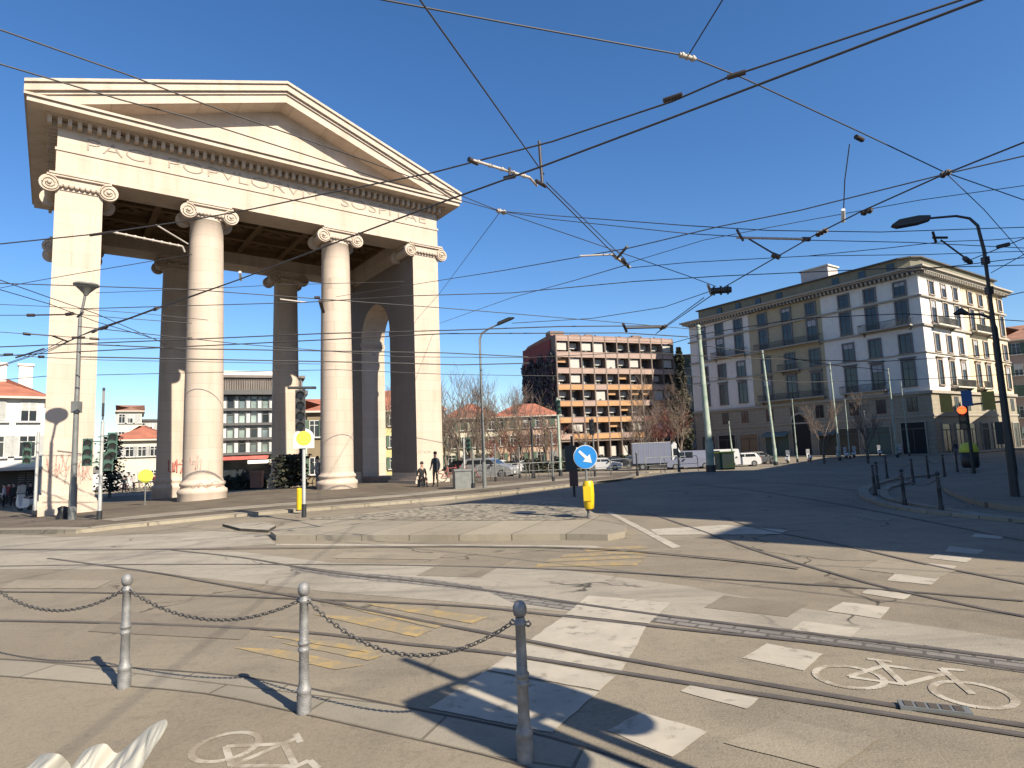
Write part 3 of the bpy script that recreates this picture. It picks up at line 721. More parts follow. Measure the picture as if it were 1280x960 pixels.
    for ri_, (z0, h_, ped) in enumerate(rows):
        for side, cols in (('L', colsL), ('R', colsR)):
            for ci, c in enumerate(cols):
                seg = (ci//3) if side == 'L' else (0 if ci < 3 else 3)
                var = (ri_*7+ci*5+(3 if side == 'R' else 0)) % 4
                key = (ri_, side, seg == 1, var)
                if key not in protos:
                    sr = tr if side == 'L' else mat('pale brown surround', (.4, .33, .27), .85)
                    if side == 'L': sr = mat('shaded window surround', (.2, .19, .185), .85)  # long front's surrounds are a darker copy, its shade put into the colour
                    bl = (blm, (.0, .3, .5, .2)[var]) if var == 1 else None
                    protos[key] = win_mesh(1.45, h_, sr, frm, glass_dk, None, True, ped, bl).mesh('window')
                o = bpy.data.objects.new('window', protos[key]); COL.objects.link(o); o.parent = g
                if side == 'L': o.location = (0, c, z0+e); o.rotation_euler = (0, 0, R_(-90)); 
                else: o.location = (c, 0, z0+e)
    for side, cols in (('L', colsL), ('R', colsR)):
        for ci, c in enumerate(cols):
            key = ('mz', side)
            if key not in protos: protos[key] = win_mesh(1.3, 2.0, None, frm, glass_dk, None, False).mesh('mezzanine_window')
            o = bpy.data.objects.new('mezzanine_window', protos[key]); COL.objects.link(o); o.parent = g
            if side == 'L': o.location = (-.06, c, 5.0+e); o.rotation_euler = (0, 0, R_(-90))
            else: o.location = (c, -.07, 5.0+e)
    # balconies
    def balcony(side, c0, c1, z):
        b = MB(); L_ = c1-c0
        b.box(c0, -1.0, z-.2, c1, 0, z, wt if side == 'R' else tr)
        b.box(c0, -1.0, z+.95, c1, -.94, z+1.02, ironm); n_ = int(L_/.16)
        for i in range(n_+1): x = c0+L_*i/n_; b.box(x-.02, -.99, z, x+.02, -.95, z+.96, ironm)
        for x in (c0, c1): b.box(x-.03, -1, z+.93, x+.03, 0, z+1.0, ironm)
        for x in (c0+.3, c1-.5): b.prism([(-.8, z-.2), (0, z-.2), (0, z-.75)], x, x+.2, 'x', tr)
        o = b.obj('balcony', g)
        if side == 'L': o.rotation_euler = (0, 0, R_(-90)); o.scale = (-1, 1, 1) if False else (1, 1, 1); o.location = (0, 0, e)
        else: o.location = (0, 0, e)
        return o
    for c0, c1, z in ((-8.2, -1.2, 17.1), (-34.5, -27.6, 17.1), (-25.6, -14.2, 17.1), (-25.6, -14.2, 8.4), (-21.6, -18, 13.1), (-11.7, -5.2, 8.4)): balcony('L', c0, c1, z)
    for c0, c1, z in ((2.6, 9.2, 17.1), (15.8, 22.8, 17.1), (6.6, 13, 8.4), (16, 18.4, 8.4)): balcony('R', c0, c1, z)
    # ground floor: shop fronts and the tall carriage arch
    dk = mat('dark doorway', (.012, .012, .014), .8); gs = mat('green shutter front', (.07, .12, .1), .6); shg = mat('shop glass', (.05, .06, .06), .15, .4, .5)
    def front(side, c, w_, h_, m, arch=False, awn=None):
        b = MB()
        if arch:
            pts = [(-w_/2, 0)]+[(-w_/2*math.cos(math.pi*i/12), h_-w_/2+w_/2*math.sin(math.pi*i/12)) for i in range(13)]+[(w_/2, 0)]
            b.prism(pts, -.1, .05, 'y', m)
            for i in range(12):
                p, q = pts[i+1], pts[i+2]; b.add([(p[0], -.22, p[1]), (q[0], -.22, q[1]), (q[0]*1.2, -.22, q[1]+.3), (p[0]*1.2, -.22, p[1]+.3)], [(0, 1, 2, 3)], tr)
        else:
            b.box(-w_/2, -.08, 0, w_/2, .05, h_, m); b.box(-w_/2-.15, -.16, 0, -w_/2, .05, h_+.15, tr); b.box(w_/2, -.16, 0, w_/2+.15, .05, h_+.15, tr); b.box(-w_/2, -.16, h_, w_/2, .05, h_+.15, tr)
            b.box(-.05, -.12, 0, .05, -.05, h_*.8, frm); b.box(-w_/2, -.12, h_*.78, w_/2, -.06, h_*.82, frm)
        if awn: b.prism([(-1.3, h_-.75), (-.1, h_-.1), (-.1, h_-.2), (-1.3, h_-.85)], -w_/2-.2, w_/2+.2, 'x', awn)
        o = b.obj('doorway' if arch or m is dk else 'shop_front', g)
        if side == 'L': o.location = (-.06, c, 0); o.rotation_euler = (0, 0, R_(-90))
        else: o.location = (c, -.07, 0)
    aw = mat('grey green awning', (.16, .22, .2), .8)
    front('L', 2.6, 3.0, 4.3, dk); front('L', 7.2, 3.2, 3.9, gs); front('L', 11.4, 2.8, 3.9, shg); front('L', 14.7, 2.8, 3.9, shg, awn=aw)
    front('L', 18.9, 2.9, 6.6, dk, True); front('L', 23.2, 4.2, 4.0, gs, awn=aw); front('L', 28.5, 3.4, 3.8, shg); front('L', 33, 3.4, 3.8, dk); front('L', 37, 2.8, 3.8, shg)
    for c in (3.2, 7.6, 11.8, 16.6, 21, 25.4, 29.2): front('R', c, 2.5, 3.9, shg if int(c) % 2 else dk)
    # pavement in front
    q = Matrix.Rotation(aR, 3, 'Z')
    P = [C+q @ Vector(v) for v in ((-4.2, 46, 0), (-4.2, -4.2, 0), (36, -4.2, 0), (36, 1, 0), (1, 1, 0), (1, 46, 0))]
    sheet('pavement', P, .13, walk_m, .2, kerb_m, 2.5)
    return g, C, aR
palace, PC, aR = right_building()

def simple_house(name, label, base_l, base_r, dist, h, depth, wallm, roofm, rows, cols, wins, roof_h=1.6, group=None, zb=-.95, eave=.5, chim=0, ground_rows=True, cat='building', flat=False, skew=0.0):
    """block facing the camera between two picture columns at a distance; windows are parts"""
    A = PD(base_l, 565, dist); B = PD(base_r, 565, dist*(1+skew)); A.z = B.z = zb
    d = B-A; L = d.length; a = math.atan2(d.y, d.x)
    g = thing(name, label, cat, A, a, group)
    b = MB(); b.box(0, 0, -.5, L, depth, h, wallm); b.obj('wall', g)
    if flat:
        b = MB(); b.box(-eave, -eave, h, L+eave, depth+eave, h+.35, roofm); b.obj('roof', g)
    else:
        b = MB(); yc = depth/2
        b.add([(-eave, -eave, h), (L+eave, -eave, h), (L+eave, depth+eave, h), (-eave, depth+eave, h), (yc*.6, yc, h+roof_h), (L-yc*.6, yc, h+roof_h)], [(0, 1, 5, 4), (1, 2, 5), (2, 3, 4, 5), (3, 0, 4), (0, 3, 2, 1)], roofm)
        b.box(-eave, -eave, h-.18, L+eave, depth+eave, h-.002, MATS['pale trim']); b.obj('roof', g)
    for i in range(chim):
        b = MB(); x = L*(.2+.6*i/max(1, chim-1)) if chim > 1 else L*.5; b.box(x-.5, depth*.4, h, x+.5, depth*.4+.9, h+roof_h+1.1, MATS['white stucco']); b.box(x-.6, depth*.4-.1, h+roof_h+1.1, x+.6, depth*.4+1.0, h+roof_h+1.3, wallm); b.obj('chimney', g)
    fh = h/rows; me = [x.mesh('window') for x in wins]
    for r in range(rows):
        for c in range(cols):
            z0 = fh*r+fh*.3
            o = bpy.data.objects.new('window', me[(r*3+c*5+r*c) % len(me)]); COL.objects.link(o); o.parent = g; o.location = (L*(c+.5)/cols, 0, z0)
    return g, L
tile = mat('terracotta roof tiles', (.42, .15, .09), .9, .25, .8, bump=.5, bscale=6); tile2 = mat('brown roof tiles', (.33, .16, .1), .9, .25, .8, bump=.5, bscale=6)
frw = mat('white window frame', (.6, .6, .58), .6); shw = mat('grey shutters', (.42, .43, .42), .7); shg_ = mat('green shutters', (.08, .13, .09), .7)
cream = mat('cream stucco', (.68, .64, .52), .9, .06, .7); yellow_w = mat('pale yellow stucco', (.6, .54, .26), .9, .06, .7); brown_w = mat('brown stucco', (.24, .19, .12), .9, .1, .7); peach = mat('peach stucco', (.55, .4, .3), .9, .08, .7); white_w = mat('white rendered wall', (.76, .74, .7), .9, .04, .7)
def wset(w_, h_, sh=shw, sur=None): return [win_mesh(w_, h_, sur, frw, glass_dk, (sh, 'open')), win_mesh(w_, h_, sur, frw, glass_dk, (sh, 'closed')), win_mesh(w_, h_, sur, frw, glass_dk, None, blind=(shw, .5))]

# left end: white house with red tiles
gl, Lg = simple_house('white_house', 'white three storey house with red tiled roof and grey shutters left of the gate', -70, 53, 66, 8.9, 12, white_w, tile, 3, 3, wset(1.15, 1.75), 2.2, chim=3)
b = MB(); b.box(-2, -2.6, 2.7, Lg+.1, -.05, 2.95, mat('pale canopy', (.5, .46, .42), .8)); b.box(-2, -.12, .0, Lg-.3, -.02, 2.7, black_m); b.obj('shop_canopy', gl)
simple_house('low_tiled_house', 'cream house with red hipped roof seen between left corner pier and dark rear column', 138, 215, 88, 5.9, 12, cream, tile, 2, 5, wset(.9, 1.2, shw), 2.0)
simple_house('distant_tiled_block', 'distant pale block with brown roof above the cream house behind the gate', 146, 176, 130, 12.6, 14, cream, tile2, 4, 3, wset(1, 1.6), 1.6)
simple_house('distant_white_block', 'distant small white block with grey roof beside the brown roofed one', 172, 200, 138, 11.2, 12, white_w, MATS['dark roof edge'], 4, 3, wset(1, 1.6), .8, flat=True)
# modern glass front behind the gate
def glass_block():
    zb = -.95; dist = 78.0
    A = PD(262, 565, dist); B = PD(378, 565, dist); A.z = B.z = zb; d = B-A; L = d.length; a = math.atan2(d.y, d.x)
    g = thing('glass_fronted_block', 'modern block with grey metal grid, pale glass panels and louvred attic behind the columns', 'building', A, a)
    gm = mat('dark grey metal grid', (.1, .1, .1), .6); con = mat('grey brown louvre', (.22, .19, .17), .8, .2, 1); wl = mat('white panel', (.62, .64, .62), .5, .1, .5); wg = mat('pale green glass', (.3, .38, .35), .1, .5, .35, spec=.8)
    htop = hgt(300, 494, A); hh = htop
    b = MB(); b.box(0, .2, -.5, L, 16, hh, gm); b.obj('wall', g)
    b = MB(); b.box(-.6, -.8, hh, L+.6, 16, hh+.5, gm); 
    for i in range(40): x = L*i/40; b.box(x, -.5, hh+.5, x+.1, -.3, hh+2.0, con)
    b.box(0, -.3, hh+.5, L, 16, hh+2.0, con); b.box(-.3, -.7, hh+2.0, L+.3, 16, hh+2.3, con); b.box(L*.1, 1, hh+2.3, L*.9, 12, hh+3.0, white_w); b.obj('attic', g)
    nb = 8; nf = 4; z0 = 3.6; fh = (hh-z0)/nf
    for f in range(nf):
        b = MB(); b.box(0, -.35, z0+f*fh-.15, L, .2, z0+f*fh+.15, gm); b.obj('floor_slab', g)
        for i in range(nb):
            x0 = L*i/nb; x1 = L*(i+1)/nb; b = MB(); w_ = (x1-x0)
            b.box(x0+.06, .05, z0+f*fh+.15, x0+w_*.4, .22, z0+(f+1)*fh-.15, wl)
            b.box(x0+w_*.4, .1, z0+f*fh+.15, x1-.06, .24, z0+(f+1)*fh-.15, (wg, glass_bl, glass_dk, wg)[(i*3+f*5) % 4])
            b.box(x1-.06, -.1, z0+f*fh+.15, x1+.06, .2, z0+(f+1)*fh-.15, gm); b.box(x0+w_*.4-.05, -.02, z0+f*fh+.15, x0+w_*.4+.05, .2, z0+(f+1)*fh-.15, gm)
            b.box(x0+w_*.4, .0, z0+f*fh+1.1, x1-.06, .1, z0+f*fh+1.2, gm)
            b.obj('window', g)
    b = MB(); b.box(.5, -.2, -.5, L, .2, 2.9, glass_dk); b.box(.3, -1.6, 2.9, L*.62, .1, 3.3, mat('red shop fascia', (.55, .12, .1), .6, .3, 2)); b.box(L*.4, -2.4, 2.4, L, -.1, 2.8, white_m)
    b.obj('shop_front', g)
glass_block()
simple_house('brown_house', 'brown ochre house with tiled roof seen between the rear column and the right column', 384, 420, 66, 7.6, 12, brown_w, tile, 2, 2, wset(1.0, 1.7, shg_), 1.8)
simple_house('yellow_house', 'pale yellow house with terracotta roof seen through the side arch', 425, 556, 86, 8.9, 12, yellow_w, tile, 3, 7, wset(.95, 1.6, shg_, None), 3.4)
simple_house('cream_house', 'low cream house with terracotta roof right of the gate behind bare trees', 556, 624, 92, 7.9, 12, cream, tile, 3, 4, wset(1.1, 1.6, shg_), 2.6)
simple_house('terracotta_house', 'peach and terracotta row with red roof half hidden by trees left of the balcony block', 618, 700, 98, 8.2, 12, peach, tile, 3, 5, wset(1.1, 1.6, shg_), 2.4)
simple_house('peach_house', 'peach house with dark hipped roof at the right edge behind the corner palace', 1262, 1330, 150, 20.0, 20, peach, tile2, 5, 4, wset(1.3, 2.2, shg_), 4)

def balcony_block():
    """modern flats: ten bays by six floors of boxed balconies"""
    dist = 112.0
    A = PD(700, 565, dist); B = PD(848, 565, dist*1.12); A.z = B.z = -.95; d = B-A; L = d.length; a = math.atan2(d.y, d.x)
    g = thing('balcony_block', 'seven storey block of flats with orange and pink boxed balconies', 'building', A, a)
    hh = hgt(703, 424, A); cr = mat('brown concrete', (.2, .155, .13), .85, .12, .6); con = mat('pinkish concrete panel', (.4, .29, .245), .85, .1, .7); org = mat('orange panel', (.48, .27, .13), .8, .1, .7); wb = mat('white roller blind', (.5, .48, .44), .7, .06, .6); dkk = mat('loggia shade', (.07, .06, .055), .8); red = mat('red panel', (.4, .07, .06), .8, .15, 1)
    redb = mat('red brown render', (.24, .05, .045), .9, .15, .5)
    D = 15
    b = MB(); b.box(0, 1.5, -.5, L, D, hh-.6, cr); b.obj('wall', g)
    b = MB(); b.box(-.35, 1.6, -.5, -.002, D, hh+.3, redb); b.obj('end_wall', g)
    # climbing plant on the end wall
    rnd = random.Random(3); b = MB(); iv = mat('dark creeper', (.035, .035, .04), .9, .5, 2); iv2 = mat('purple creeper', (.09, .05, .08), .9, .5, 2); iv3 = mat('grey green creeper', (.1, .115, .1), .9, .4, 2)
    for i in range(7000):
        y = rnd.uniform(.2, D); zt = hh-3.0+.9*math.sin(y*1.3); z = rnd.uniform(0, zt); s_ = rnd.uniform(.15, .42)
        q = Matrix.Translation((-.35-rnd.uniform(.03, .35), y, z)) @ Matrix.Rotation(rnd.uniform(-.7, .7), 4, 'Z') @ Matrix.Rotation(rnd.uniform(0, 6), 4, 'X')
        b.add([(0, -s_, -s_), (.05, s_, -s_*.6), (0, s_*.5, s_), (-.05, -s_*.7, s_*.7)], [(0, 1, 2, 3)], rnd.choice((iv, iv, iv2, iv3)), M=q)
    b.obj('creeper', g)
    nf, nb = 6, 10; z0 = 4.6; fh = (hh-z0)/nf
    for f in range(nf+1):
        z = z0+f*fh
        for i in range(nb):
            x0 = L*i/nb; x1 = L*(i+1)/nb; b = MB()
            m = red if (f in (0, 1) and i >= 7) else (org if f in (0, 1, 2, 3) and (i*7+f*3) % 5 else con)
            b.box(x0+.12, -.45, z-.25, x1-.12, -.3, z+.72, m); b.box(x0+.12, -.5, z+.72, x1-.12, -.25, z+.8, MATS['pinkish concrete panel']); b.box(x0+.12, -.3, z-.25, x1-.12, .05, z-.1, cr)
            if rnd.random() < .5: b.ball((x0+rnd.uniform(.5, 1.2), -.2, z+.85), .28, iv3, 6); b.box(x0+.05, -.02, z-.4, x1-.05, 1.55, z-.2, cr)
            b.obj('balcony', g)
            if f < nf:
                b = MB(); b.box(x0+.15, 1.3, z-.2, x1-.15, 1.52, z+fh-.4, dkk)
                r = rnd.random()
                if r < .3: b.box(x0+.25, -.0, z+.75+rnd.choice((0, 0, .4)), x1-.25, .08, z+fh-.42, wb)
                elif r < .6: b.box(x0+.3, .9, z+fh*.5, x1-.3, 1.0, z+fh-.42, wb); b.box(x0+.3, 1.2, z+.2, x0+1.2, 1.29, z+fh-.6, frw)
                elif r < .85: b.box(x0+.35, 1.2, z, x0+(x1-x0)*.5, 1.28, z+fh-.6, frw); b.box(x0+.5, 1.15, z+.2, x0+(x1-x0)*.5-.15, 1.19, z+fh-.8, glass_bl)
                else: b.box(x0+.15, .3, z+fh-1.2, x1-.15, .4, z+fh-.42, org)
                b.obj('loggia', g)
    b = MB()
    for i in range(nb+1): x = L*i/nb; b.box(x-.12, -.5, 0, x+.12, 1.55, hh+.9, cr)
    b.obj('party_fins', g)
    b = MB(); b.box(0, 1.2, -.5, L, 1.5, 4.0, glass_dk)
    for i in range(nb):
        if i in (1, 3, 4, 5, 7): b.box(L*i/nb+.4, .9, 1.0, L*(i+1)/nb-.5, 1.15, 2.9, wb)
    b.box(0, -.4, 3.9, L, 1.3, 4.15, cr); b.obj('shop_front', g)
    b = MB(); b.prism([(-.5, hh+.1), (D*.0+2, hh+1.4), (D-2, hh+.9), (D, hh+.2)], 0, L, 'x', tile2)
    for x, y, s_ in ((2, 3, 1.5), (6.5, 4, 1), (9, 3, .8), (L-6, 3, 1), (L*.6, 4, .7)): b.box(x-s_, y, hh, x+s_, y+2, hh+1.4+s_*.6, cr)
    b.obj('roof', g)
    g2, _ = simple_house('pale_side_block', 'narrow grey green block between the balcony flats and the corner palace', 849, 872, 128, 20.5, 12, mat('grey green render', (.3, .32, .28), .9), MATS['dark roof edge'], 6, 2, wset(1.3, 1.8, shg_), flat=True)
balcony_block()

# the tall block outside the frame on the right whose shadow lies over the road
def shade_block():
    g = thing('tall_side_building', 'tall plain block beyond the right edge, its shadow lying across the road', 'building', (17.0, 1.6, 0), R_(53.5))
    wl = MATS['cream stucco']; b = MB(); Lb = 108
    b.box(0, -14, -2, 82, 0, 20.2, wl); b.box(-.4, -14.4, 20.2, 82.4, .4, 20.8, MATS['dark roof edge']); b.box(82, -14, -2, 95, -.1, 16.2, wl); b.box(95, -14, -2, Lb, -.2, 12.5, wl); b.obj('wall', g)
    me = win_mesh(1.3, 1.9, MATS['pale trim'], MATS['brown window frame'], glass_dk).mesh('window')
    for r in range(5):
        for c in range(14):
            o = bpy.data.objects.new('window', me); COL.objects.link(o); o.parent = g; o.location = (4+c*5.6, 0, 3.4+r*3.4); o.rotation_euler = (0, 0, R_(180))
    g2 = thing('added_shadow_wing', 'lower plain wing added beyond the right edge to shape the road shadow', 'building', (16.6, -1.1, 0), R_(50)); b = MB(); b.box(.0, -12, -2, 10, 2.0, 11.9, wl); b.box(-.2, -12.2, 11.9, 10.2, 2.2, 12.2, MATS['dark roof edge']); b.obj('wall', g2)  # unseen wing, added and sized to carry the near edge of the road shadow
shade_block()

# ------------------------------------------------------------------ street furniture
def put(b, name, par): return b.obj(name, par)
# foreground bollards and chains
def make_bollard(label, loc):
    g = thing('chain_bollard', label, 'bollard', loc, 0, 'silver bollards along the foreground kerb')
    b = MB(); b.lathe([(.05, -.02), (.05, .1), (.046, .12), (.05, .125), (.05, .15), (.042, .16), (.036, .2), (.033, .4), (.042, .41), (.042, .425), (.034, .43), (.034, .45), (.042, .455), (.042, .47), (.033, .48), (.03, .74), (.036, .745), (.036, .765), (.03, .77), (.028, .79)], n=20, m=silver); b.obj('post', g)
    b = MB(); b.lathe([(.02, .79), (.036, .8), (.043, .825), (.041, .85), (.03, .872), (.012, .882), (.002, .884)], n=20, m=silver); b.obj('finial', g)
    for s_ in (-1, 1):
        b = MB(); b.tube([Vector((s_*.03, 0, .755)), Vector((s_*.055, 0, .77)), Vector((s_*.07, 0, .755)), Vector((s_*.055, 0, .74)), Vector((s_*.035, 0, .745))], .006, 6, silver); b.obj('chain_eye', g)
    return g
B1, B2, B3 = G(155, 861), G(380, 893), G(657, 953)
for v in (B1, B2, B3): v.z = .026
B0 = B1+(B1-B2)*1.04; B0.z = .026
yaw = math.atan2((B3-B2).y, (B3-B2).x)
make_bollard('silver bollard with round top, furthest left of the foreground row', B1).rotation_euler = (0, 0, yaw)
k_ = kids([o for o in bpy.data.objects if o.name == 'chain_bollard'][0])
P0 = [o for o in bpy.data.objects if o.name == 'chain_bollard'][0]
dup(P0, B2, yaw, 'silver bollard between two sagging chains, in front of the yellow hatching'); dup(P0, B3, yaw, 'silver bollard nearest the camera, standing before the white crosswalk'); dup(P0, B0, yaw, 'silver bollard just outside the left edge holding the far end of the chain')
def chain(a, c, sag, label):
    """chain of interlocking oval links, alternately turned"""
    a = a+Vector((0, 0, .74)); c = c+Vector((0, 0, .74)); d = c-a; L = d.length; pts = []
    for i in range(121):
        t = i/120; p = a.lerp(c, t); p.z -= sag*4*t*(1-t); pts.append(p)
    tot = sum((pts[i+1]-pts[i]).length for i in range(120)); n = int(tot/.036); b = MB(); cum = [0]
    for i in range(120): cum.append(cum[-1]+(pts[i+1]-pts[i]).length)
    def at(s):
        for i in range(120):
            if cum[i+1] >= s: return pts[i].lerp(pts[i+1], (s-cum[i])/(cum[i+1]-cum[i]))
        return pts[-1]
    for i in range(n):
        p = at(tot*(i+.5)/n); q = at(min(tot, tot*(i+.6)/n+.001)); dr = (q-p).normalized(); M = Matrix.Translation(p) @ dr.to_track_quat('X', 'Z').to_matrix().to_4x4() @ Matrix.Rotation(R_(45 if i % 2 else -45), 4, 'X')
        hl, hw_ = .026, .013; ring = [(hl*math.cos(u)+(.0 if abs(math.cos(u)) < .1 else .0), hw_*math.sin(u), 0) for u in [2*math.pi*j/8 for j in range(8)]]
        vs_ = []
        for j in range(8):
            x, y, _ = ring[j]; nx, ny = math.cos(2*math.pi*j/8), math.sin(2*math.pi*j/8)
            for (o1, o2) in ((.0045, 0), (0, .0045), (-.0045, 0), (0, -.0045)): vs_.append((x+nx*o1, y+ny*o1, o2))
        fs = [(j*4+k, ((j+1) % 8)*4+k, ((j+1) % 8)*4+(k+1) % 4, j*4+(k+1) % 4) for j in range(8) for k in range(4)]
        b.add(vs_, fs, chain_m, True, M)
    tag(b.obj('chain'), label, 'chain', 'chains hung between the foreground bollards')
eo = Vector((math.cos(yaw), math.sin(yaw), 0))*.07
chain(B0+eo, B1-eo, .2, 'steel chain running off the left edge from the leftmost bollard'); chain(B1+eo, B2-eo, .17, 'shallow sagging steel chain between the left and middle foreground bollards'); chain(B2+eo, B3-eo, .26, 'deeper sagging steel chain between the middle and right foreground bollards')

# crumpled white sheet at the lower left corner
def crumpled():
    c = G(120, 985, .03); g = thing('cardboard_sheet', 'crumpled white folded sheet of card on the pavement in the lower left corner', 'litter', c)
    m = mat('white card', (.44, .42, .36), .8, .08, 6); rnd = random.Random(4); b = MB()
    from mathutils import noise as NZ
    ridge = [(24, 982, .03), (40, 960, .1), (52, 948, .16), (72, 947, .2), (84, 956, .13), (92, 966, .07), (104, 944, .17), (130, 934, .24), (146, 946, .17), (166, 932, .25), (182, 917, .33), (194, 909, .37), (207, 904, .4), (209, 910, .385)]
    K = [GZ(*p)-c for p in ridge]; top = spline(K, .012); nr = 22; vs_ = []
    for i, p in enumerate(top):
        t = i/(len(top)-1)
        for j in range(nr):
            u = j/(nr-1); w_ = (.62-.4*t)*u; z = p.z*(1-u)**1.4+.02+.0*u; q = Vector((p.x-.12*u*t-.25*w_*(t > .8), p.y-w_, z))
            q += NZ.noise_vector(Vector((q.x*9, q.y*9, q.z*5)))*.045*min(1, u*3)*(1-.3*u); q += Vector((0, 0, abs(NZ.noise(Vector((q.x*16, q.y*6, 3))))*.06*min(1, u*4)*(1-u))); q.z = max(q.z, .012); vs_.append(q)
    n = len(top); b.add(vs_, [(i*nr+j, (i+1)*nr+j, (i+1)*nr+j+1, i*nr+j+1) for i in range(n-1) for j in range(nr-1)], m, False)
    b.add([v-Vector((0, -.004, .004)) for v in vs_], [(i*nr+j+1, (i+1)*nr+j+1, (i+1)*nr+j, i*nr+j) for i in range(n-1) for j in range(nr-1)], m, False)
    b.obj('sheet', g)
crumpled()

# off-frame signal post behind the camera: only its shadow is in view
def shadow_post():
    tip = G(497, 828); hh = 4.2; s2 = Vector((math.cos(R_(SUN_AZ)), math.sin(R_(SUN_AZ)), 0)); base = tip+s2*(hh/math.tan(R_(SUN_EL))); base.z = .02
    g = thing('traffic_signal', 'signal post with paired signal heads behind the camera, only its shadow in view', 'traffic light', base, R_(SUN_AZ+90))
    for s_ in (-1, 1): b = MB(); b.cyl((s_*.085, 0, 0), (s_*.085, 0, hh if s_ > 0 else 3.6), .05, .045, 12, pole_gr); b.obj('post', g)
    for s_ in (-1, 1):
        b = MB()
        x = s_*.3
        b.box(x-.16, -.1, 2.6, x+.16, .1, 3.55, black_m)
        for i in range(3): b.cyl((x+s_*.03, -.25, 2.78+i*.31), (x+s_*.03, .05, 2.78+i*.31), .2, .2, 14, black_m)
        b.cyl((0, 0, 2.9), (x, 0, 2.9), .03, n=8, m=pole_gr); b.cyl((0, 0, 3.6), (x, 0, 3.6), .03, n=8, m=pole_gr); b.obj('signal_head', g)
shadow_post()

def signal_head(b_, x, y, z, n, col, face=-1, r=.1):
    b_.box(x-.14, y-.1, z, x+.14, y+.1, z+n*.3, col)
    for i in range(n):
        zc = z+.15+i*.3
        # hood: half tube over the lens
        pts = []
        for k in range(9):
            a = math.pi*k/8; pts.append((math.cos(a)*r*1.15, math.sin(a)*r*1.15))
        vs_ = []
        for px, pz in pts: vs_ += [(x+px, y+face*.1, zc+pz), (x+px, y+face*.32, zc+pz*.9-.01)]
        b_.add(vs_, [(2*k, 2*k+1, 2*k+3, 2*k+2) for k in range(8)], col)
def lens(par, x, y, z, m, face=-1, r=.1):
    b = MB(); b.cyl((x, y+face*.1, z), (x, y+face*.115, z), r, n=14, m=m); return b.obj('lens', par)

# street lamp left of the gate pier
base = G(90, 653); top = hgt(107, 358, base)
g = thing('street_lamp', 'tall grey street lamp with flat conical head before the left pier', 'street lamp', base)
b = MB(); b.cyl((0, 0, 0), (0, 0, 1.3), .13, .12, 14, pole_gr); b.cyl((0, 0, 1.3), (0, 0, top-1.2), .1, .06, 14, pole_gr); b.tube([(0, 0, top-1.2), (.08, 0, top-.8), (.16, 0, top-.3)], .045, 8, pole_gr); b.obj('pole', g)
b = MB(); b.lathe([(.06, -.36), (.1, -.28), (.33, -.04), (.4, .0), (.4, .05), (.1, .1)], (.18, 0, top), 20, pole_gr); b.obj('lamp_head', g)
b = MB(); b.box(-.12, -.12, top-4.6, .12, .12, top-4.2, pole_gr); b.obj('clamp', g)
# mid street lamp
base = G(606, 613, .1); top = hgt(602, 418, base)
g = thing('street_lamp', 'slim grey street lamp with single arm right of the gate', 'street lamp', base, R_(-15))
b = MB(); b.cyl((0, 0, 0), (0, 0, 1.2), .1, .09, 12, pole_gr); b.tube([(0, 0, 1.2), (0, 0, top-.25), (.12, 0, top+.05), (.5, 0, top+.25), (1.0, 0, top+.42)], [.08, .055, .05, .04, .035], 10, pole_gr); b.obj('pole', g)
b = MB(); b.prism([(.9, top+.36), (1.6, top+.58), (1.75, top+.66), (1.5, top+.68), (.95, top+.5)], -.12, .12, 'y', pole_dk); b.obj('lamp_head', g)
# right dark street lamp
base = G(1270, 627, .13); hp = hgt(1226, 300, base)
g = thing('street_lamp', 'tall dark street lamp with long curved arm on the shaded corner at right', 'street lamp', base)
Lp = lambda px, py, dd: PD(px, py, math.hypot(base.x, base.y)+dd)-base
b = MB(); b.cyl((0, 0, 0), (0, 0, 1.6), .1, .09, 14, pole_dk); pts = [Vector((0, 0, 1.6)), Vector((0, 0, hp*.6)), Vector((0, 0, hp-.3)), Vector((-.04, 0, hp)), Lp(1222, 282, -.02), Lp(1212, 273, -.05), Lp(1195, 270, -.1), Lp(1160, 273, -.25)]
b.tube(pts, [.08, .06, .045, .042, .04, .036, .033, .03], 12, pole_dk); b.obj('pole', g)
p = Lp(1162, 273, -.25); q = Lp(1114, 281, -.45); b = MB(); dv = (q-p); M = Matrix.Translation(p) @ dv.to_track_quat('X', 'Z').to_matrix().to_4x4(); Lh = dv.length
b.prism([(0, -.05), (Lh*.3, -.1), (Lh*.85, -.11), (Lh, -.03), (Lh*.8, .08), (Lh*.3, .1), (0, .05)], -.14, .14, 'y', pole_dk, M); b.obj('lamp_head', g)
for z in (hp*.9, hp*.78): b = MB(); b.box(-.07, -.07, z, .07, .07, z+.2, pole_dk); b.obj('clamp', g)
def lampB(px, py, top_px, arm_px, label, off=.0):
    base = G(px, py, off); top = hgt(*top_px, base); g = thing('street_lamp', label, 'street lamp', base)
    D_ = math.hypot(base.x, base.y); e = PD(*arm_px, D_)-base; b = MB()
    b.tube([(0, 0, 0), (0, 0, top-.6), (e.x*.08, e.y*.08, top-.15), (e.x*.3, e.y*.3, top+.05), (e.x*.7, e.y*.7, (top+e.z)/2+.05)], [.13, .08, .07, .06, .05], 10, pole_dk); b.obj('pole', g)
    b = MB(); b.tube([(e.x*.65, e.y*.65, (top+e.z)/2+.05), (e.x*.8, e.y*.8, e.z+.1), (e.x, e.y, e.z)], [.08, .16, .06], 8, pole_dk); b.obj('lamp_head', g)
lampB(1268, 596, (1246, 392), (1192, 393), 'smaller dark street lamp with curved arm in front of the corner palace')
lampB(667, 600, (667, 528), (662, 524), 'short pale lamp standing among the bare trees by the parked cars')

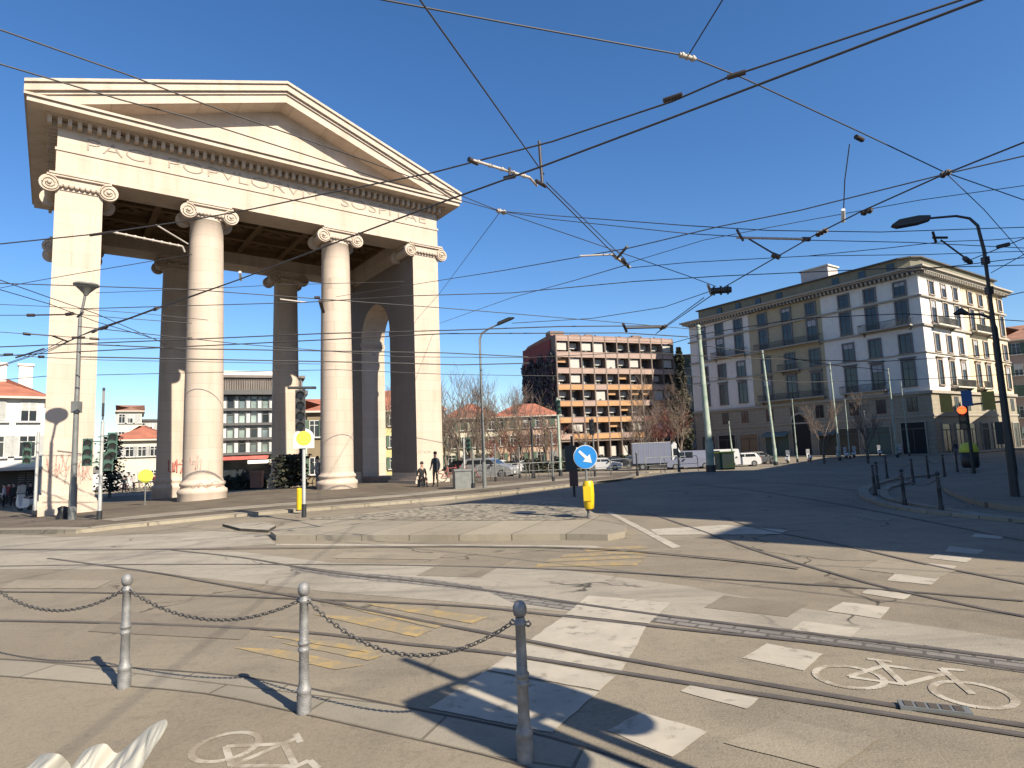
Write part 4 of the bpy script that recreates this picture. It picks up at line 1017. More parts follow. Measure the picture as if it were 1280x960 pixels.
# left signal posts
def signal_post(px, py, topy, label, heads, blade=None, col=pole_lt, hm=green_m, off=.0, group=None, r=.06, box_h=.45, nm='traffic_signal'):
    base = G(px, py, off); g = thing(nm, label, 'traffic light', base, math.atan2(base.y, base.x)-math.pi/2, group)
    D_ = math.hypot(base.x, base.y); topx = px+(0); h = hgt(px+(topy-py)*0, topy, base)
    b = MB(); b.cyl((0, 0, 0), (0, 0, h), r, r*.9, 12, col); b.cyl((0, 0, 0), (0, 0, .38), r*1.35, r*1.35, 12, pole_dk); b.obj('post', g)
    px2m = D_/759
    for (dx, ytop, n, face, hm2) in heads:
        x = dx*px2m; z = hgt(px, ytop, base)-n*.3*1.0; bb = MB(); signal_head(bb, x, 0, z, n, hm2 or hm, face)
        bb.cyl((0, 0, z+.1), (x, 0, z+.1), .02, n=6, m=hm2 or hm); bb.cyl((0, 0, z+n*.3-.1), (x, 0, z+n*.3-.1), .02, n=6, m=hm2 or hm)
        o = bb.obj('signal_head', g)
        for i in range(n): lens(o, x, 0, z+.15+i*.3, lens_off, face)
    if blade:
        y0, y1 = blade; z0, z1 = hgt(px+2, y1, base), hgt(px+3, y0, base); b = MB(); b.prism([(-.18, z0), (.18, z0), (.22, (z0+z1)/2), (.1, z1), (0, z1+.12), (-.1, z1), (-.22, (z0+z1)/2)], -.04, .04, 'x', pole_dk); b.cyl((0, 0, h), (0, 0, z0+.1), .03, n=8, m=white_m); b.obj('blade_sign', g)
    return g, base, h
signal_post(124, 653, 527, 'white signal post with green heads and dark blade on top, by left pier', [(9, 541, 3, -1, None), (-12, 548, 3, -1, None), (6, 566, 2, -1, None)], (489, 520))
signal_post(43, 650, 540, 'white signal post with green head facing left, before the white house', [(-8, 552, 3, -1, None)])
# island post with the yellow disc
g, base, h = signal_post(380, 652, 486, 'black signal cluster above yellow round sign on the island post', [(-4, 488, 4, -1, black_m)], None, pole_lt, black_m, .12, r=.05)
k2m = math.hypot(base.x, base.y)/759
b = MB(); z = hgt(381, 548, base); s_ = 11.5*k2m
b.box(-s_, -.09, z-s_, s_, -.07, z+s_*.05, white_m); b.cyl((0, -.092, z), (0, -.07, z), s_, n=28, m=white_m); b.cyl((0, -.1, z), (0, -.093, z), s_*.74, n=28, m=yel_sign); b.obj('round_sign', g)
b = MB(); b.box(-.45, -.1, h, .35, .1, h+.06, black_m); b.cyl((-.1, 0, h), (-.1, 0, h+.35), .015, n=6, m=black_m); b.obj('top_plate', g)
def delineator(px, py, toppx, label, name='island_bollard', r=.09, off=.12):
    base = G(px, py, off); h = hgt(*toppx, base); g = thing(name, label, 'bollard', base, math.atan2(base.y, base.x)-math.pi/2)
    return g, base, h
g, base, h = delineator(374, 642, (374, 611), 'plain yellow cylinder bollard beside the yellow round sign', off=.1)
b = MB(); b.cyl((0, 0, .02), (0, 0, h-.02), .085, .085, 16, yellow_m); b.lathe([(.085, h-.02), (.07, h+.02), (.01, h+.03)], n=16, m=yellow_m); b.cyl((0, 0, 0), (0, 0, .03), .11, n=16, m=black_m); b.obj('post', g)
# blue arrow sign and its yellow marker
g, base, h = delineator(736, 654, (735, 553), 'blue round keep right sign with white arrow above a yellow marker on the island', 'keep_right_sign')
g['category'] = 'road sign'; k2m = math.hypot(base.x, base.y)/759
b = MB(); b.cyl((0, 0, 0), (0, 0, h), .03, .03, 10, pole_gr); b.obj('post', g)
zc = hgt(735, 571, base); r_ = 14.6*k2m; b = MB(); b.cyl((0, -.06, zc), (0, -.04, zc), r_, n=36, m=white_m); b.cyl((0, -.068, zc), (0, -.0605, zc), r_*.95, n=36, m=blue_m); dsk = b.obj('sign_disc', g)
b = MB(); M = Matrix.Translation((0, -.072, zc)) @ Matrix.Rotation(R_(45), 4, 'Y'); q = r_
b.prism([(-.72*q, -.1*q), (.1*q, -.13*q), (.1*q, -.42*q), (.72*q, 0), (.1*q, .42*q), (.1*q, .13*q), (-.72*q, .1*q)], -.003, .003, 'y', white_m, M); b.obj('arrow', dsk)
z0, z1 = hgt(737, 636, base), hgt(737, 601, base); b = MB(); b.lathe([(.1, z0), (.12, z0+.04), (.135, (z0+z1)/2), (.13, z1-.06), (.1, z1)], (0.03, -.0, 0), 18, yellow_m); b.box(-.09, -.145, z0+.2, .09, -.12, z1-.12, yellow_m); b.cyl((.03, 0, z0-.04), (.03, 0, z0+.01), .09, n=16, m=black_m); b.obj('yellow_marker', g)
# black back-to-camera sign and box next to it
base = G(718, 621, .0); g = thing('signal_post', 'black post with black round backboard and small maroon box left of the arrow sign', 'traffic light', base, math.atan2(base.y, base.x)-math.pi/2); k2m = math.hypot(base.x, base.y)/759
h = hgt(717, 545, base); b = MB(); b.cyl((0, 0, 0), (0, 0, h), .05, .045, 10, pole_dk); b.obj('post', g)
z = hgt(717, 573, base); b = MB(); b.box(-9*k2m, -.05, z-.48, 5*k2m, .05, z+.48, black_m); b.obj('backboard', g)
z0, z1 = hgt(717, 608, base), hgt(717, 588, base); b = MB(); b.box(-.15, -.14, z0, .17, .12, z1, mat('maroon box', (.1, .035, .03), .6)); b.obj('box', g)
# green signal by the island, brown/white post next to it
signal_post(701, 597, 497, 'green signal post with three hooded lenses left of the arrow sign', [(1, 500, 3, -1, None)], None, tram_gr, green_m, .1, r=.09)
signal_post(744, 598, 522, 'black signal post with hooded head right behind the arrow sign', [(-1, 524, 3, -1, black_m)], None, pole_gr, black_m, .1, r=.05)
signal_post(581, 600, 548, 'green signal head on a grey post beside the slim street lamp', [(6, 548, 3, -1, None)], None, pole_lt, green_m, .1, r=.06)

# tram poles
def tram_pole(base_px, top_px, label, r=.14, m=tram_gr, fit=True):
    base = G(*base_px, .1); D_ = math.hypot(base.x, base.y); t = PD(*top_px, D_+.0)-base
    g = thing('tram_pole', label, 'pole', base, 0, 'poles carrying the tram wires'); b = MB()
    h = t.z; lx, ly = t.x, t.y; kk = min(1, .04*h/max(.001, math.hypot(lx, ly))); lx *= kk; ly *= kk
    b.tube([(0, 0, 0), (0, 0, 1.8)], r*1.25, 12, m); b.tube([(0, 0, 1.8), (lx*.5, ly*.5, h*.6), (lx, ly, h)], [r, r*.8, r*.6], 12, m); b.cyl((0, 0, 0), (0, 0, .4), r*1.5, n=12, m=pole_dk); b.obj('post', g)
    b = MB(); b.ball((lx, ly, h+.06), r*.8, m, 8); b.obj('cap', g); b = MB(); b.cyl((lx*.92, ly*.92, h*.92), (lx*.92, ly*.92, h*.92+.25), r*.85, n=10, m=pole_gr); b.obj('clamp', g); return base+Vector((lx, ly, h))
poles = [((889, 592), (873, 410), 'thick pale green tram pole beside the yellow notice board', .19), ((970, 583), (953, 440), 'weathered green and white tram pole left of the carriage arch', .15), ((1050, 577), (1037, 455), 'pale green tram pole just right of the carriage arch', .13), ((1122, 573), (1110, 462), 'green and white tram pole before the right shop doorway', .12), ((1137, 571), (1126, 478), 'thin white pole right next to the shop doorway of the palace', .08),
 ((917, 588), (911, 528), 'short pale pole with small fittings left of the palace shops', .08), ((997, 579), (990, 500), 'thin green pole directly in front of the carriage arch', .08), ((1063, 575), (1056, 500), 'thin pale pole with white base among the scooters', .07), ((1086, 574), (1080, 515), 'thin rusty white pole at the middle of the palace shops', .07)]
for a_, c_, lb, rr_ in poles: tram_pole(a_, c_, lb, rr_)
for a_, c_, lb in (((592, 613), (591, 560), 'pale thin post left of the slim street lamp near the gate'), ((620, 604), (619, 556), 'thin grey post between slim lamp and parked cars'), ((692, 604), (690, 540), 'grey green post just left of the green signal'), ((849, 592), (846, 545), 'dark slim post before the grey van'), ((797, 597), (797, 566), 'short dark post in front of the box truck'),
                   ((650, 600), (650, 560), 'thin grey post behind the railings near the square')):
    base = G(*a_, .1); h = hgt(*c_, base); b = MB(); b.cyl((0, 0, 0), (0, 0, h), .05, .04, 8, pole_gr if 'dark' not in lb else pole_dk); b.ball((0, 0, h), .06, pole_gr, 6); b.cyl((0, 0, 0), (0, 0, .25), .08, n=8, m=pole_dk)
    tag(b.obj('sign_post', loc=base), lb, 'post')
# notice board
base = G(907, 589, .1); k2m = math.hypot(base.x, base.y)/759; h = hgt(906, 566, base)
g = thing('notice_board', 'yellow and pink poster board with green side beside the thick tram pole', 'notice board', base, R_(14))
b = MB(); b.box(-10*k2m, -.3, 0, 9*k2m, .3, h, green_m); b.obj('housing', g); b = MB(); b.box(-7*k2m, -.33, .1, 8.8*k2m, -.305, h-.05, mat('sun bleached poster', (.6, .45, .3), .7, .4, 1.5, col2=(.65, .6, .12))); b.obj('poster', g)
b = MB(); b.box(-11*k2m, -.34, h, 10*k2m, .34, h+.08, yel_sign); b.obj('top_rail', g)
# red light cluster on the right
base = G(1218, 596, .0); D_ = math.hypot(base.x, base.y); k2m = D_/759
g = thing('traffic_signal', 'black signal with lit red lens, yellow and blue plates at the shaded corner', 'traffic light', base, math.atan2(base.y, base.x)-math.pi/2)
h = hgt(1222, 490, base); b = MB(); b.cyl((0, 0, 0), (0, 0, h), .07, .06, 10, pole_dk); b.cyl((0, 0, h-.5), (30*k2m, 0, h-.45), .04, n=8, m=pole_dk); b.obj('post', g)
z = hgt(1216, 506, base); b = MB(); signal_head(b, -.15, -.1, z-1.0, 3, black_m, -1, .13); hd = b.obj('signal_head', g); lens(hd, -.15, -.12, z-.2, lens_red, -1, .16); lens(hd, -.15, -.12, z-.55, lens_off, -1, .12); lens(hd, -.15, -.12, z-.85, lens_off, -1, .12)
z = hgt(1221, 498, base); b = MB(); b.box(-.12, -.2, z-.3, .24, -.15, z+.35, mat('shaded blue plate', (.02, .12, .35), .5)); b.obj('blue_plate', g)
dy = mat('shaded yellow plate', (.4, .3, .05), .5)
for x in (-16, 18): b = MB(); b.box(x*k2m-.2, -.16, z-.5, x*k2m+.22, -.1, z+.25, dy); b.obj('yellow_plate', g)
b = MB(); signal_head(b, 24*k2m, 0, z-1.9, 3, black_m, 1, .12); b.obj('signal_head', g)
base = G(1214, 588, .13); k2m = math.hypot(base.x, base.y)/759; h = hgt(1214, 553, base)
g = thing('litter_bin', 'black street bin with yellow green hood below the red traffic light', 'bin', base); b = MB(); b.lathe([(.3, 0), (.36, .1), (.38, h*.62), (.3, h*.62+.02)], n=16, m=black_m); b.obj('drum', g); b = MB(); b.lathe([(.39, h*.62), (.4, h*.7), (.3, h*.95), (.08, h)], n=16, m=yel_sign); b.obj('hood', g)
base = G(582, 613, .1); h = hgt(582, 586, base)
g = thing('litter_bin', 'grey green square bin with yellow edge near the small parked bicycles', 'bin', base, .3); b = MB(); b.box(-.55, -.3, 0, .35, .3, h*.9, pole_gr); b.box(-.6, -.34, h*.9, .4, .34, h, pole_gr); b.obj('drum', g); b = MB(); b.box(.36, -.28, .05, .42, .28, h*.85, mat('faded yellow edge', (.6, .55, .25), .7)); b.obj('door', g)
base = G(78, 652, .0); b = MB(); b.lathe([(.2, 0), (.22, .1), (.15, .35), (.17, .5), (.05, .55)], n=14, m=black_m); tag(b.obj('bollard', loc=base), 'low black rubber bollard at the foot of the grey street lamp', 'bollard')

# dark bollards with chains round the shaded corner
dbs = [((1094, 619), (1094, 586)), ((1109, 598), (1109, 578)), ((1131, 632), (1130, 592)), ((1142, 606), (1142, 580)), ((1161, 598), (1160, 574)), ((1177, 641), (1175, 597)), ((1181, 596), (1180, 580)), ((1197, 590), (1196, 570)), ((1098, 611), (1098, 590))]
lb = ['leftmost near dark bollard at the tip of the shaded kerb', 'dark bollard on the far side of the shaded kerb, the first from the left', 'dark bollard second from left on the near curve of the shaded kerb', 'dark bollard standing in the middle of the shaded curve', 'dark slim bollard beyond the middle of the shaded curve', 'nearest and tallest looking dark bollard before the corner pavement', 'dark bollard at the left end of the corner pavement', 'furthest right dark bollard before the black bin', 'dark short bollard close behind the leftmost one']
dk_b = None; ends = []
for (a_, c_), l_ in zip(dbs, lb):
    base = G(*a_, .03)
    if dk_b is None:
        dk_b = thing('chain_bollard', l_, 'bollard', base, 0, 'dark bollards round the shaded corner'); b = MB(); b.lathe([(.06, -.03), (.06, .12), (.045, .15), (.04, .5), (.05, .52), (.04, .55), (.035, .8)], n=12, m=pole_dk); b.obj('post', dk_b); b = MB(); b.ball((0, 0, .86), .05, pole_dk, 10); b.obj('finial', dk_b)
    else: dup(dk_b, base, 0, l_)
    ends.append(base)
for i, j in ((0, 2), (2, 5), (1, 3), (4, 6)):
    a_, c_ = ends[i]+Vector((0, 0, .76)), ends[j]+Vector((0, 0, .76)); pts = [a_.lerp(c_, t/14)-Vector((0, 0, .22*4*(t/14)*(1-t/14))) for t in range(15)]; b = MB(); b.tube(pts, .012, 5, chain_m)
    tag(b.obj('chain'), {0: 'dark chain between the first two near bollards on the shaded kerb', 2: 'dark chain reaching the nearest bollard of the shaded kerb', 1: 'dark chain on the far side of the shaded curve', 4: 'dark chain at the left end of the corner pavement'}[i], 'chain', 'chains round the shaded corner')

# hoop railings along the square
hoop = None; hl = [(612, 604), (628, 603), (644, 602), (660, 602), (676, 601), (700, 600), (726, 599), (752, 597), (776, 596), (820, 594), (838, 593), (862, 592)]
wl_ = ['far left end near the slim street lamp', 'second from the left near the lamp', 'third from the left before the white cars', 'before the small white hatchback', 'left of the green signal post', 'beside the green signal post', 'behind the blue arrow sign', 'right of the arrow sign', 'below the dark parked car', 'before the front of the truck', 'before the grey van', 'right end by the thick tram pole']
for (px, py), l_ in zip(hl, wl_):
    base = G(px, py, .1)
    if hoop is None:
        hoop = thing('hoop_railing', 'thin grey hoop railing, '+l_, 'railing', base, R_(30), 'hoop railings along the far edge of the square'); b = MB(); b.tube([(-.75, 0, 0), (-.75, 0, .8), (-.65, 0, .95), (.65, 0, .95), (.75, 0, .8), (.75, 0, 0)], .022, 6, pole_gr); b.obj('hoop', hoop); b = MB(); b.tube([(-.75, 0, .5), (.75, 0, .5)], .015, 6, pole_gr); b.obj('cross_bar', hoop)
    else: dup(hoop, base, R_(30), 'thin grey hoop railing, '+l_)

# signs at far left
base = G(4, 622, .0); h = hgt(4, 578, base); k2m = math.hypot(base.x, base.y)/759
g = thing('road_sign', 'blue rectangular sign with white lettering marks at the far left edge', 'road sign', base, math.atan2(base.y, base.x)-math.pi/2); b = MB(); b.cyl((0, 0, 0), (0, 0, h), .05, n=8, m=pole_gr); b.obj('post', g)
b = MB(); z0, z1 = hgt(4, 592, base), h; b.box(-12*k2m, -.1, z0, 10*k2m, -.05, z1, blue_m); sg = b.obj('panel', g); b = MB(); zz = (z0+z1)/2
for x in (-.2, .12, .42): b.box(x, -.12, zz-.2, x+.14, -.101, zz+.12, white_m)
b.box(-.2, -.12, zz+.02, .56, -.1012, zz+.1, white_m); b.obj('lettering', sg)
base = G(181, 634, .1); h = hgt(181, 588, base); k2m = math.hypot(base.x, base.y)/759
g = thing('road_sign', 'small round yellow sign on thin post between gate pier and dark column', 'road sign', base, math.atan2(base.y, base.x)-math.pi/2); b = MB(); b.cyl((0, 0, 0), (0, 0, h), .03, n=8, m=pole_gr); b.obj('post', g); b = MB(); z = hgt(181, 595, base); b.cyl((0, -.08, z), (0, -.05, z), 7*k2m, n=24, m=yel_sign); b.obj('sign_disc', g)

# planters and hedge by the glass block
for (px, py, w_, hh_, l_, m_) in ((321, 612, 12, 20, 'reddish brown planter box beside the dark rear column', mat('terracotta box', (.3, .14, .09), .8)), ):
    base = G(px, py, .1); k2m = math.hypot(base.x, base.y)/759; g = thing('planter', l_, 'planter', base, .2); b = MB(); W = w_/2*k2m; b.box(-W, -W, .1, W, W, hh_*k2m*.8, m_); b.box(-W-.05, -W-.05, hh_*k2m*.8, W+.05, W+.05, hh_*k2m, m_); b.box(-W+.1, -W+.1, 0, W-.1, W-.1, .1, black_m); b.obj('tub', g)
# ------------------------------------------------------------------ cars
tyre = mat('tyre', (.02, .02, .02), .8); rim = mat('wheel rim', (.35, .35, .36), .4, metal=.6); cglass = mat('car glass', (.02, .025, .03), .08, .3, .5, spec=.7); lampw = mat('headlamp glass', (.6, .6, .6), .15); lampr = mat('tail lamp', (.35, .02, .02), .3)
def car(label, loc, rz, paint, kind='hatch', cat='car', nm='parked_car', group='cars parked beyond the square', scale=1.0):
    g = thing(nm, label, cat, loc, rz, group); g.scale = (scale,)*3
    if kind == 'hatch': L_, W_, Hh, body, green = 4.0, .85, 1.47, [(-2, .3), (-2, .75), (-1.92, .95), (-1.75, 1.02), (-1.05, .98 if False else 1.0), (.95, .98), (1.3, .92), (1.85, .78), (2.0, .62), (2.0, .3), (1.7, .2), (-1.7, .2)], [(-1.85, 1.0), (-1.55, 1.4), (-1.2, 1.47), (.1, 1.46), (.35, 1.38), (1.05, .96)]
    elif kind == 'suv': L_, W_, Hh, body, green = 4.5, .92, 1.72, [(-2.2, .35), (-2.2, 1.0), (-2.1, 1.12), (1.0, 1.1), (1.4, 1.04), (2.1, .9), (2.25, .7), (2.25, .35), (1.9, .25), (-1.9, .25)], [(-2.1, 1.1), (-1.9, 1.62), (-1.6, 1.72), (.2, 1.7), (.45, 1.6), (1.15, 1.08)]
    else: L_, W_, Hh, body, green = 4.9, .95, 1.95, [(-2.4, .3), (-2.4, 1.15), (1.3, 1.12), (1.6, 1.05), (2.3, .9), (2.45, .65), (2.45, .3), (2.0, .25), (-2.0, .25)], [(-2.4, 1.1), (-2.35, 1.85), (-2.2, 1.95), (.6, 1.95), (.9, 1.85), (1.55, 1.06)]
    def yv(z): return W_ if z < 1.0 else W_-(z-1.0)*(.22 if kind != 'van' else .1)
    def shell(poly, m, inset=0, b=None):
        b = b or MB(); n = len(poly); vs_ = []
        for s_ in (-1, 1):
            for x, z in poly: vs_.append((x, s_*(yv(z)-inset), z))
        b.add(vs_, [tuple(range(n)), tuple(range(n, 2*n))[::-1]]+[(i, (i+1) % n, n+(i+1) % n, n+i) for i in range(n)], m); return b
    b = shell(body, paint); shell(green, paint, .0, b)
    for s_ in (-1, 1): b.box(-.05, s_*(W_+.0)-.09, .95, .13+.6, s_*(W_+.0)+.09, 1.0, paint) if False else None
    b.obj('body', g)
    # glass: side strips, windscreen, rear screen (slightly proud)
    b = MB(); gz0 = green[0][1]+.04 if kind != 'van' else 1.2; top_ = Hh-.12
    xs0, xs1 = green[0][0]+.28, green[-1][0]-.2
    for s_ in (-1, 1):
        panes = [(xs0+.1, -.35), (-.28, .55)] if kind != 'van' else [(-.3, .5), (.57, 1.15)]
        for x0, x1 in panes:
            e_ = .22 if x1 == panes[-1][1] else .04
            P = [(x0, gz0), (x1+(e_ if x1 == panes[-1][1] else 0), gz0), (x1-(.12 if x1 == panes[-1][1] else 0), top_), (x0+(.12 if x0 == panes[0][0] and kind != 'van' else 0), top_)]
            vs_ = [(x, s_*(yv(z)+.006), z) for x, z in P]; b.add(vs_, [(0, 1, 2, 3) if s_ < 0 else (3, 2, 1, 0)], cglass)
    p1, p2 = green[-1], green[-2]; 
    def lerp2(a, c, t): return (a[0]+(c[0]-a[0])*t, a[1]+(c[1]-a[1])*t)
    for (a, c) in ((green[-1], green[-2]), (green[0], green[1])):
        q0, q1 = lerp2(a, c, .12), lerp2(a, c, .9); off_ = .012 if a is green[-1] else -.012
        b.add([(q0[0]+off_, -yv(q0[1])+.1, q0[1]+.006), (q0[0]+off_, yv(q0[1])-.1, q0[1]+.006), (q1[0]+off_, yv(q1[1])-.08, q1[1]+.006), (q1[0]+off_, -yv(q1[1])+.08, q1[1]+.006)], [(0, 1, 2, 3)], cglass)
    b.obj('window', g)
    for x in (-L_*.31, L_*.32):
        for s_ in (-1, 1):
            b = MB(); b.cyl((x, s_*(W_-.2), .32), (x, s_*(W_+.015), .32), .32, n=20, m=tyre); wh_ = b.obj('wheel', g); b = MB(); b.cyl((x, s_*(W_+.012), .32), (x, s_*(W_+.025), .32), .2, n=14, m=rim); b.obj('rim', wh_)
    xf = body[-3][0] if kind != 'hatch' else 2.0
    for s_ in (-1, 1):
        b = MB(); b.box(xf-.12, s_*(W_-.33)-.16, .62, xf+.012, s_*(W_-.33)+.17, .78, lampw); b.obj('headlight', g)
        b = MB(); xr = body[0][0]; b.box(xr-.012, s_*(W_-.18)-.12, .78, xr+.05, s_*(W_-.18)+.12, 1.02, lampr); b.obj('tail_light', g)
        b = MB(); b.box(.55, s_*(W_+.02)-.01*s_, 1.0, .7, s_*(W_+.18), 1.12, black_m) if s_ > 0 else b.box(.55, -(W_+.18), 1.0, .7, -(W_+.01), 1.12, black_m); b.obj('mirror', g)
    b = MB(); b.box(xf-.02, -.28, .38, xf+.02, .28, .5, white_m); b.obj('number_plate', g)
    return g
pw_ = mat('white car paint', (.7, .7, .7), .25, .03, 1, spec=.6); ps = mat('silver car paint', (.42, .43, .44), .3, .03, 1, metal=.4); pd = mat('dark car paint', (.03, .032, .038), .2, .1, 1, spec=.6); pb = mat('grey blue van paint', (.2, .22, .3), .35, .05, 1); pg = mat('grey car paint', (.15, .155, .165), .3, .05, 1, metal=.3)
def onr(px, py): p = G(px, py, .0); return p
def cars():
    cs = [(574, 592, 150, pd, 'suv', 'black off road car parked left of the slim street lamp'), (598, 594, 170, ps, 'suv', 'silver grey off road car just behind the bin and posts'), (626, 594, -15, pw_, 'suv', 'white off road car with roof just right of the slim street lamp'), (612, 598, -20, ps, 'hatch', 'silver hatchback in front of the white off road car'),
          (668, 590, -12, pw_, 'hatch', 'small white hatchback left of the green signal post'), (645, 590, 160, pg, 'hatch', 'grey hatchback half hidden behind thin posts'), (713, 588, 165, pw_, 'hatch', 'white car hidden behind the black backboard'), (756, 588, -15, pw_, 'hatch', 'white hatchback just right of the arrow sign'), (773, 586, -10, pd, 'hatch', 'dark saloon right of the white hatchback'),
          (788, 583, 175, pg, 'hatch', 'dark grey car behind the rear of the truck'), (822, 587, -10, pw_, 'hatch', 'white car in front of the box truck'), (862, 586, 172, pb, 'van', 'grey blue small van beyond the thick tram pole'), (896, 584, 170, pw_, 'van', 'white van partly hidden by the yellow notice board'), (926, 583, 175, pw_, 'hatch', 'white car right of the yellow notice board'), (948, 580, 10, pg, 'hatch', 'dark grey car before the left shops of the palace'),
          (735, 585, 10, pd, 'hatch', 'dark car behind the blue arrow sign')]
    for px, py, a, pt, kd, lb_ in cs: car(lb_, onr(px, py), R_(a), pt, kd)
    g = car('white and orange service van seen from behind left of the gate', onr(132, 614), R_(70), pw_, 'van', 'van', 'parked_van', 'vans beyond the gate'); b = MB(); b.box(-2.43, -.8, .45, -2.405, .8, .95, mat('orange stripe', (.75, .3, .05), .5)); b.obj('stripe', g)
    car('dark maroon van parked beside the white service van left of the gate', onr(118, 612), R_(75), mat('maroon paint', (.12, .03, .04), .3), 'van', 'van', 'parked_van', 'vans beyond the gate')
    # box truck
    loc = onr(826, 587); g = thing('box_truck', 'box truck with grey blue body and white cab beyond the square', 'truck', loc, R_(-8))
    k2m = math.hypot(loc.x, loc.y)/759
    b = MB(); b.box(-3.0, -1.05, .75, 1.1, 1.05, 2.95, pb); b.box(-3.03, -1.08, 2.95, 1.13, 1.08, 3.0, pw_)
    for i in range(7): b.box(-2.9+i*.56, -1.065, .8, -2.86+i*.56, -1.05, 2.9, ps)
    b.obj('cargo_box', g)
    b = MB(); P = [(1.2, .4), (1.2, 2.5), (1.5, 2.75), (1.75, 2.6), (2.35, 1.5), (2.85, 1.25), (2.95, .9), (2.95, .4)]; b.prism(P, -.98, .98, 'y', pw_); b.prism([(1.15, 2.5), (1.5, 3.0), (1.9, 2.62)], -.9, .9, 'y', pw_); cab = b.obj('cab', g)
    b = MB(); b.add([(1.82, -.85, 2.5), (1.82, .85, 2.5), (2.37, .85, 1.53), (2.37, -.85, 1.53)], [(0, 1, 2, 3)], cglass)
    for v in b.v[:4]: v.x += .02; v.z += .02
    b.obj('window', cab)
    for s_ in (-1, 1): b = MB(); b.add([(1.35, s_*.99, 1.5), (2.15, s_*.99, 1.5), (1.75, s_*.99, 2.25), (1.35, s_*.99, 2.25)], [(0, 1, 2, 3)], cglass); b.obj('window', cab)
    b = MB(); b.box(-3.0, -.9, .45, 2.6, .9, .74, black_m); b.obj('chassis', g)
    for x in (-2.0, 2.05):
        for s_ in (-1, 1): b = MB(); b.cyl((x, s_*.75, .38), (x, s_*1.0, .38), .38, n=18, m=tyre); wh_ = b.obj('wheel', g); b = MB(); b.cyl((x, s_*1.0, .38), (x, s_*1.01, .38), .2, n=12, m=rim); b.obj('rim', wh_)
cars()
# bicycles and scooters
def bicycle(label, loc, rz, m, group='bicycles parked by the gate'):
    g = thing('bicycle', label, 'bicycle', loc, rz, group)
    for x in (-.52, .52):
        b = MB(); pts = [(x+.33*math.cos(t*math.pi/10), 0, .34+.33*math.sin(t*math.pi/10)) for t in range(21)]; b.tube(pts, .02, 6, tyre)
        for t in range(8): b.cyl((x, 0, .34), (x+.32*math.cos(t*math.pi/4), 0, .34+.32*math.sin(t*math.pi/4)), .004, n=4, m=rim)
        b.obj('wheel', g)
    b = MB()
    for p, q in (((-.52, .34), (-.15, .78)), ((-.15, .78), (.38, .82)), ((.38, .82), (-.08, .32)), ((-.08, .32), (-.52, .34)), ((-.08, .32), (-.2, .92)), ((.52, .34), (.36, .98))): b.cyl((p[0], 0, p[1]), (q[0], 0, q[1]), .02, n=6, m=m)
    b.obj('frame', g); b = MB(); b.ball((-.22, 0, .95), .1, black_m, 8, sz=(1.3, .8, .4)); b.obj('saddle', g); b = MB(); b.tube([(.25, -.28, 1.02), (.36, -.1, 1.0), (.36, .1, 1.0), (.25, .28, 1.02)], .015, 6, black_m); b.obj('handlebar', g)
    return g
b0 = bicycle('red bicycle parked in the row left of the dark rear column', onr(152, 615), R_(60), mat('bicycle red', (.3, .05, .05), .4))
for i, (px, py, a, l_) in enumerate([(162, 616, 75, 'parked bicycle second from left beyond the gate pier'), (172, 615, 50, 'parked bicycle right below the small round yellow sign'), (190, 616, 80, 'parked bicycle closest to the dark rear column'), (290, 612, 40, 'bicycle leaning by the glass block shop front'), (405, 612, 60, 'bicycle parked by the brown house behind the right column'), (563, 604, 30, 'bicycle parked between the gate and the grey bin'), (590, 606, 150, 'bicycle leaning on the thin post behind the grey bin')]):
    dup(b0, onr(px, py)+Vector((0, 0, .1 if px > 250 else 0)), R_(a), l_)
def scooter(label, loc, rz, m):
    g = thing('motor_scooter', label, 'scooter', loc, rz, 'scooters parked before the corner palace')
    for x in (-.6, .62): b = MB(); b.cyl((x, -.05, .24), (x, .05, .24), .24, n=16, m=tyre); b.obj('wheel', g)
    b = MB(); b.prism([(-.95, .45), (-.9, .75), (-.1, .78), (-.05, .4), (.25, .3), (.4, .5), (.5, 1.0), (.62, .98), (.75, .5), (.7, .35), (.3, .22), (-.3, .25), (-.75, .3)], -.17, .17, 'y', m); b.obj('body', g)
    b = MB(); b.prism([(-.9, .76), (-.85, .86), (-.2, .88), (-.1, .78)], -.14, .14, 'y', black_m); b.obj('seat', g); b = MB(); b.tube([(.42, -.32, 1.08), (.52, -.1, 1.02), (.52, .1, 1.02), (.42, .32, 1.08)], .02, 6, black_m); b.prism([(.55, 1.0), (.62, 1.0), (.5, 1.5), (.47, 1.5)], -.2, .2, 'y', lampw); b.obj('handlebar', g)
    return g
s0 = scooter('white scooter parked left of the green shop front', onr(1048, 573), R_(60), pw_)
for (px, py, a, l_) in ((1058, 573, 70, 'white scooter second from left before the palace shops'), (1068, 572, 55, 'scooter in front of the thin pale pole'), (1100, 570, 65, 'white scooter between the middle shops of the palace'), (1125, 569, 50, 'scooter left of the dark shop doorway'), (1012, 577, 75, 'scooter parked beside the carriage arch'), (985, 579, 60, 'scooter parked left of the carriage arch')): dup(s0, onr(px, py)+Vector((0, 0, .0)), R_(a), l_)

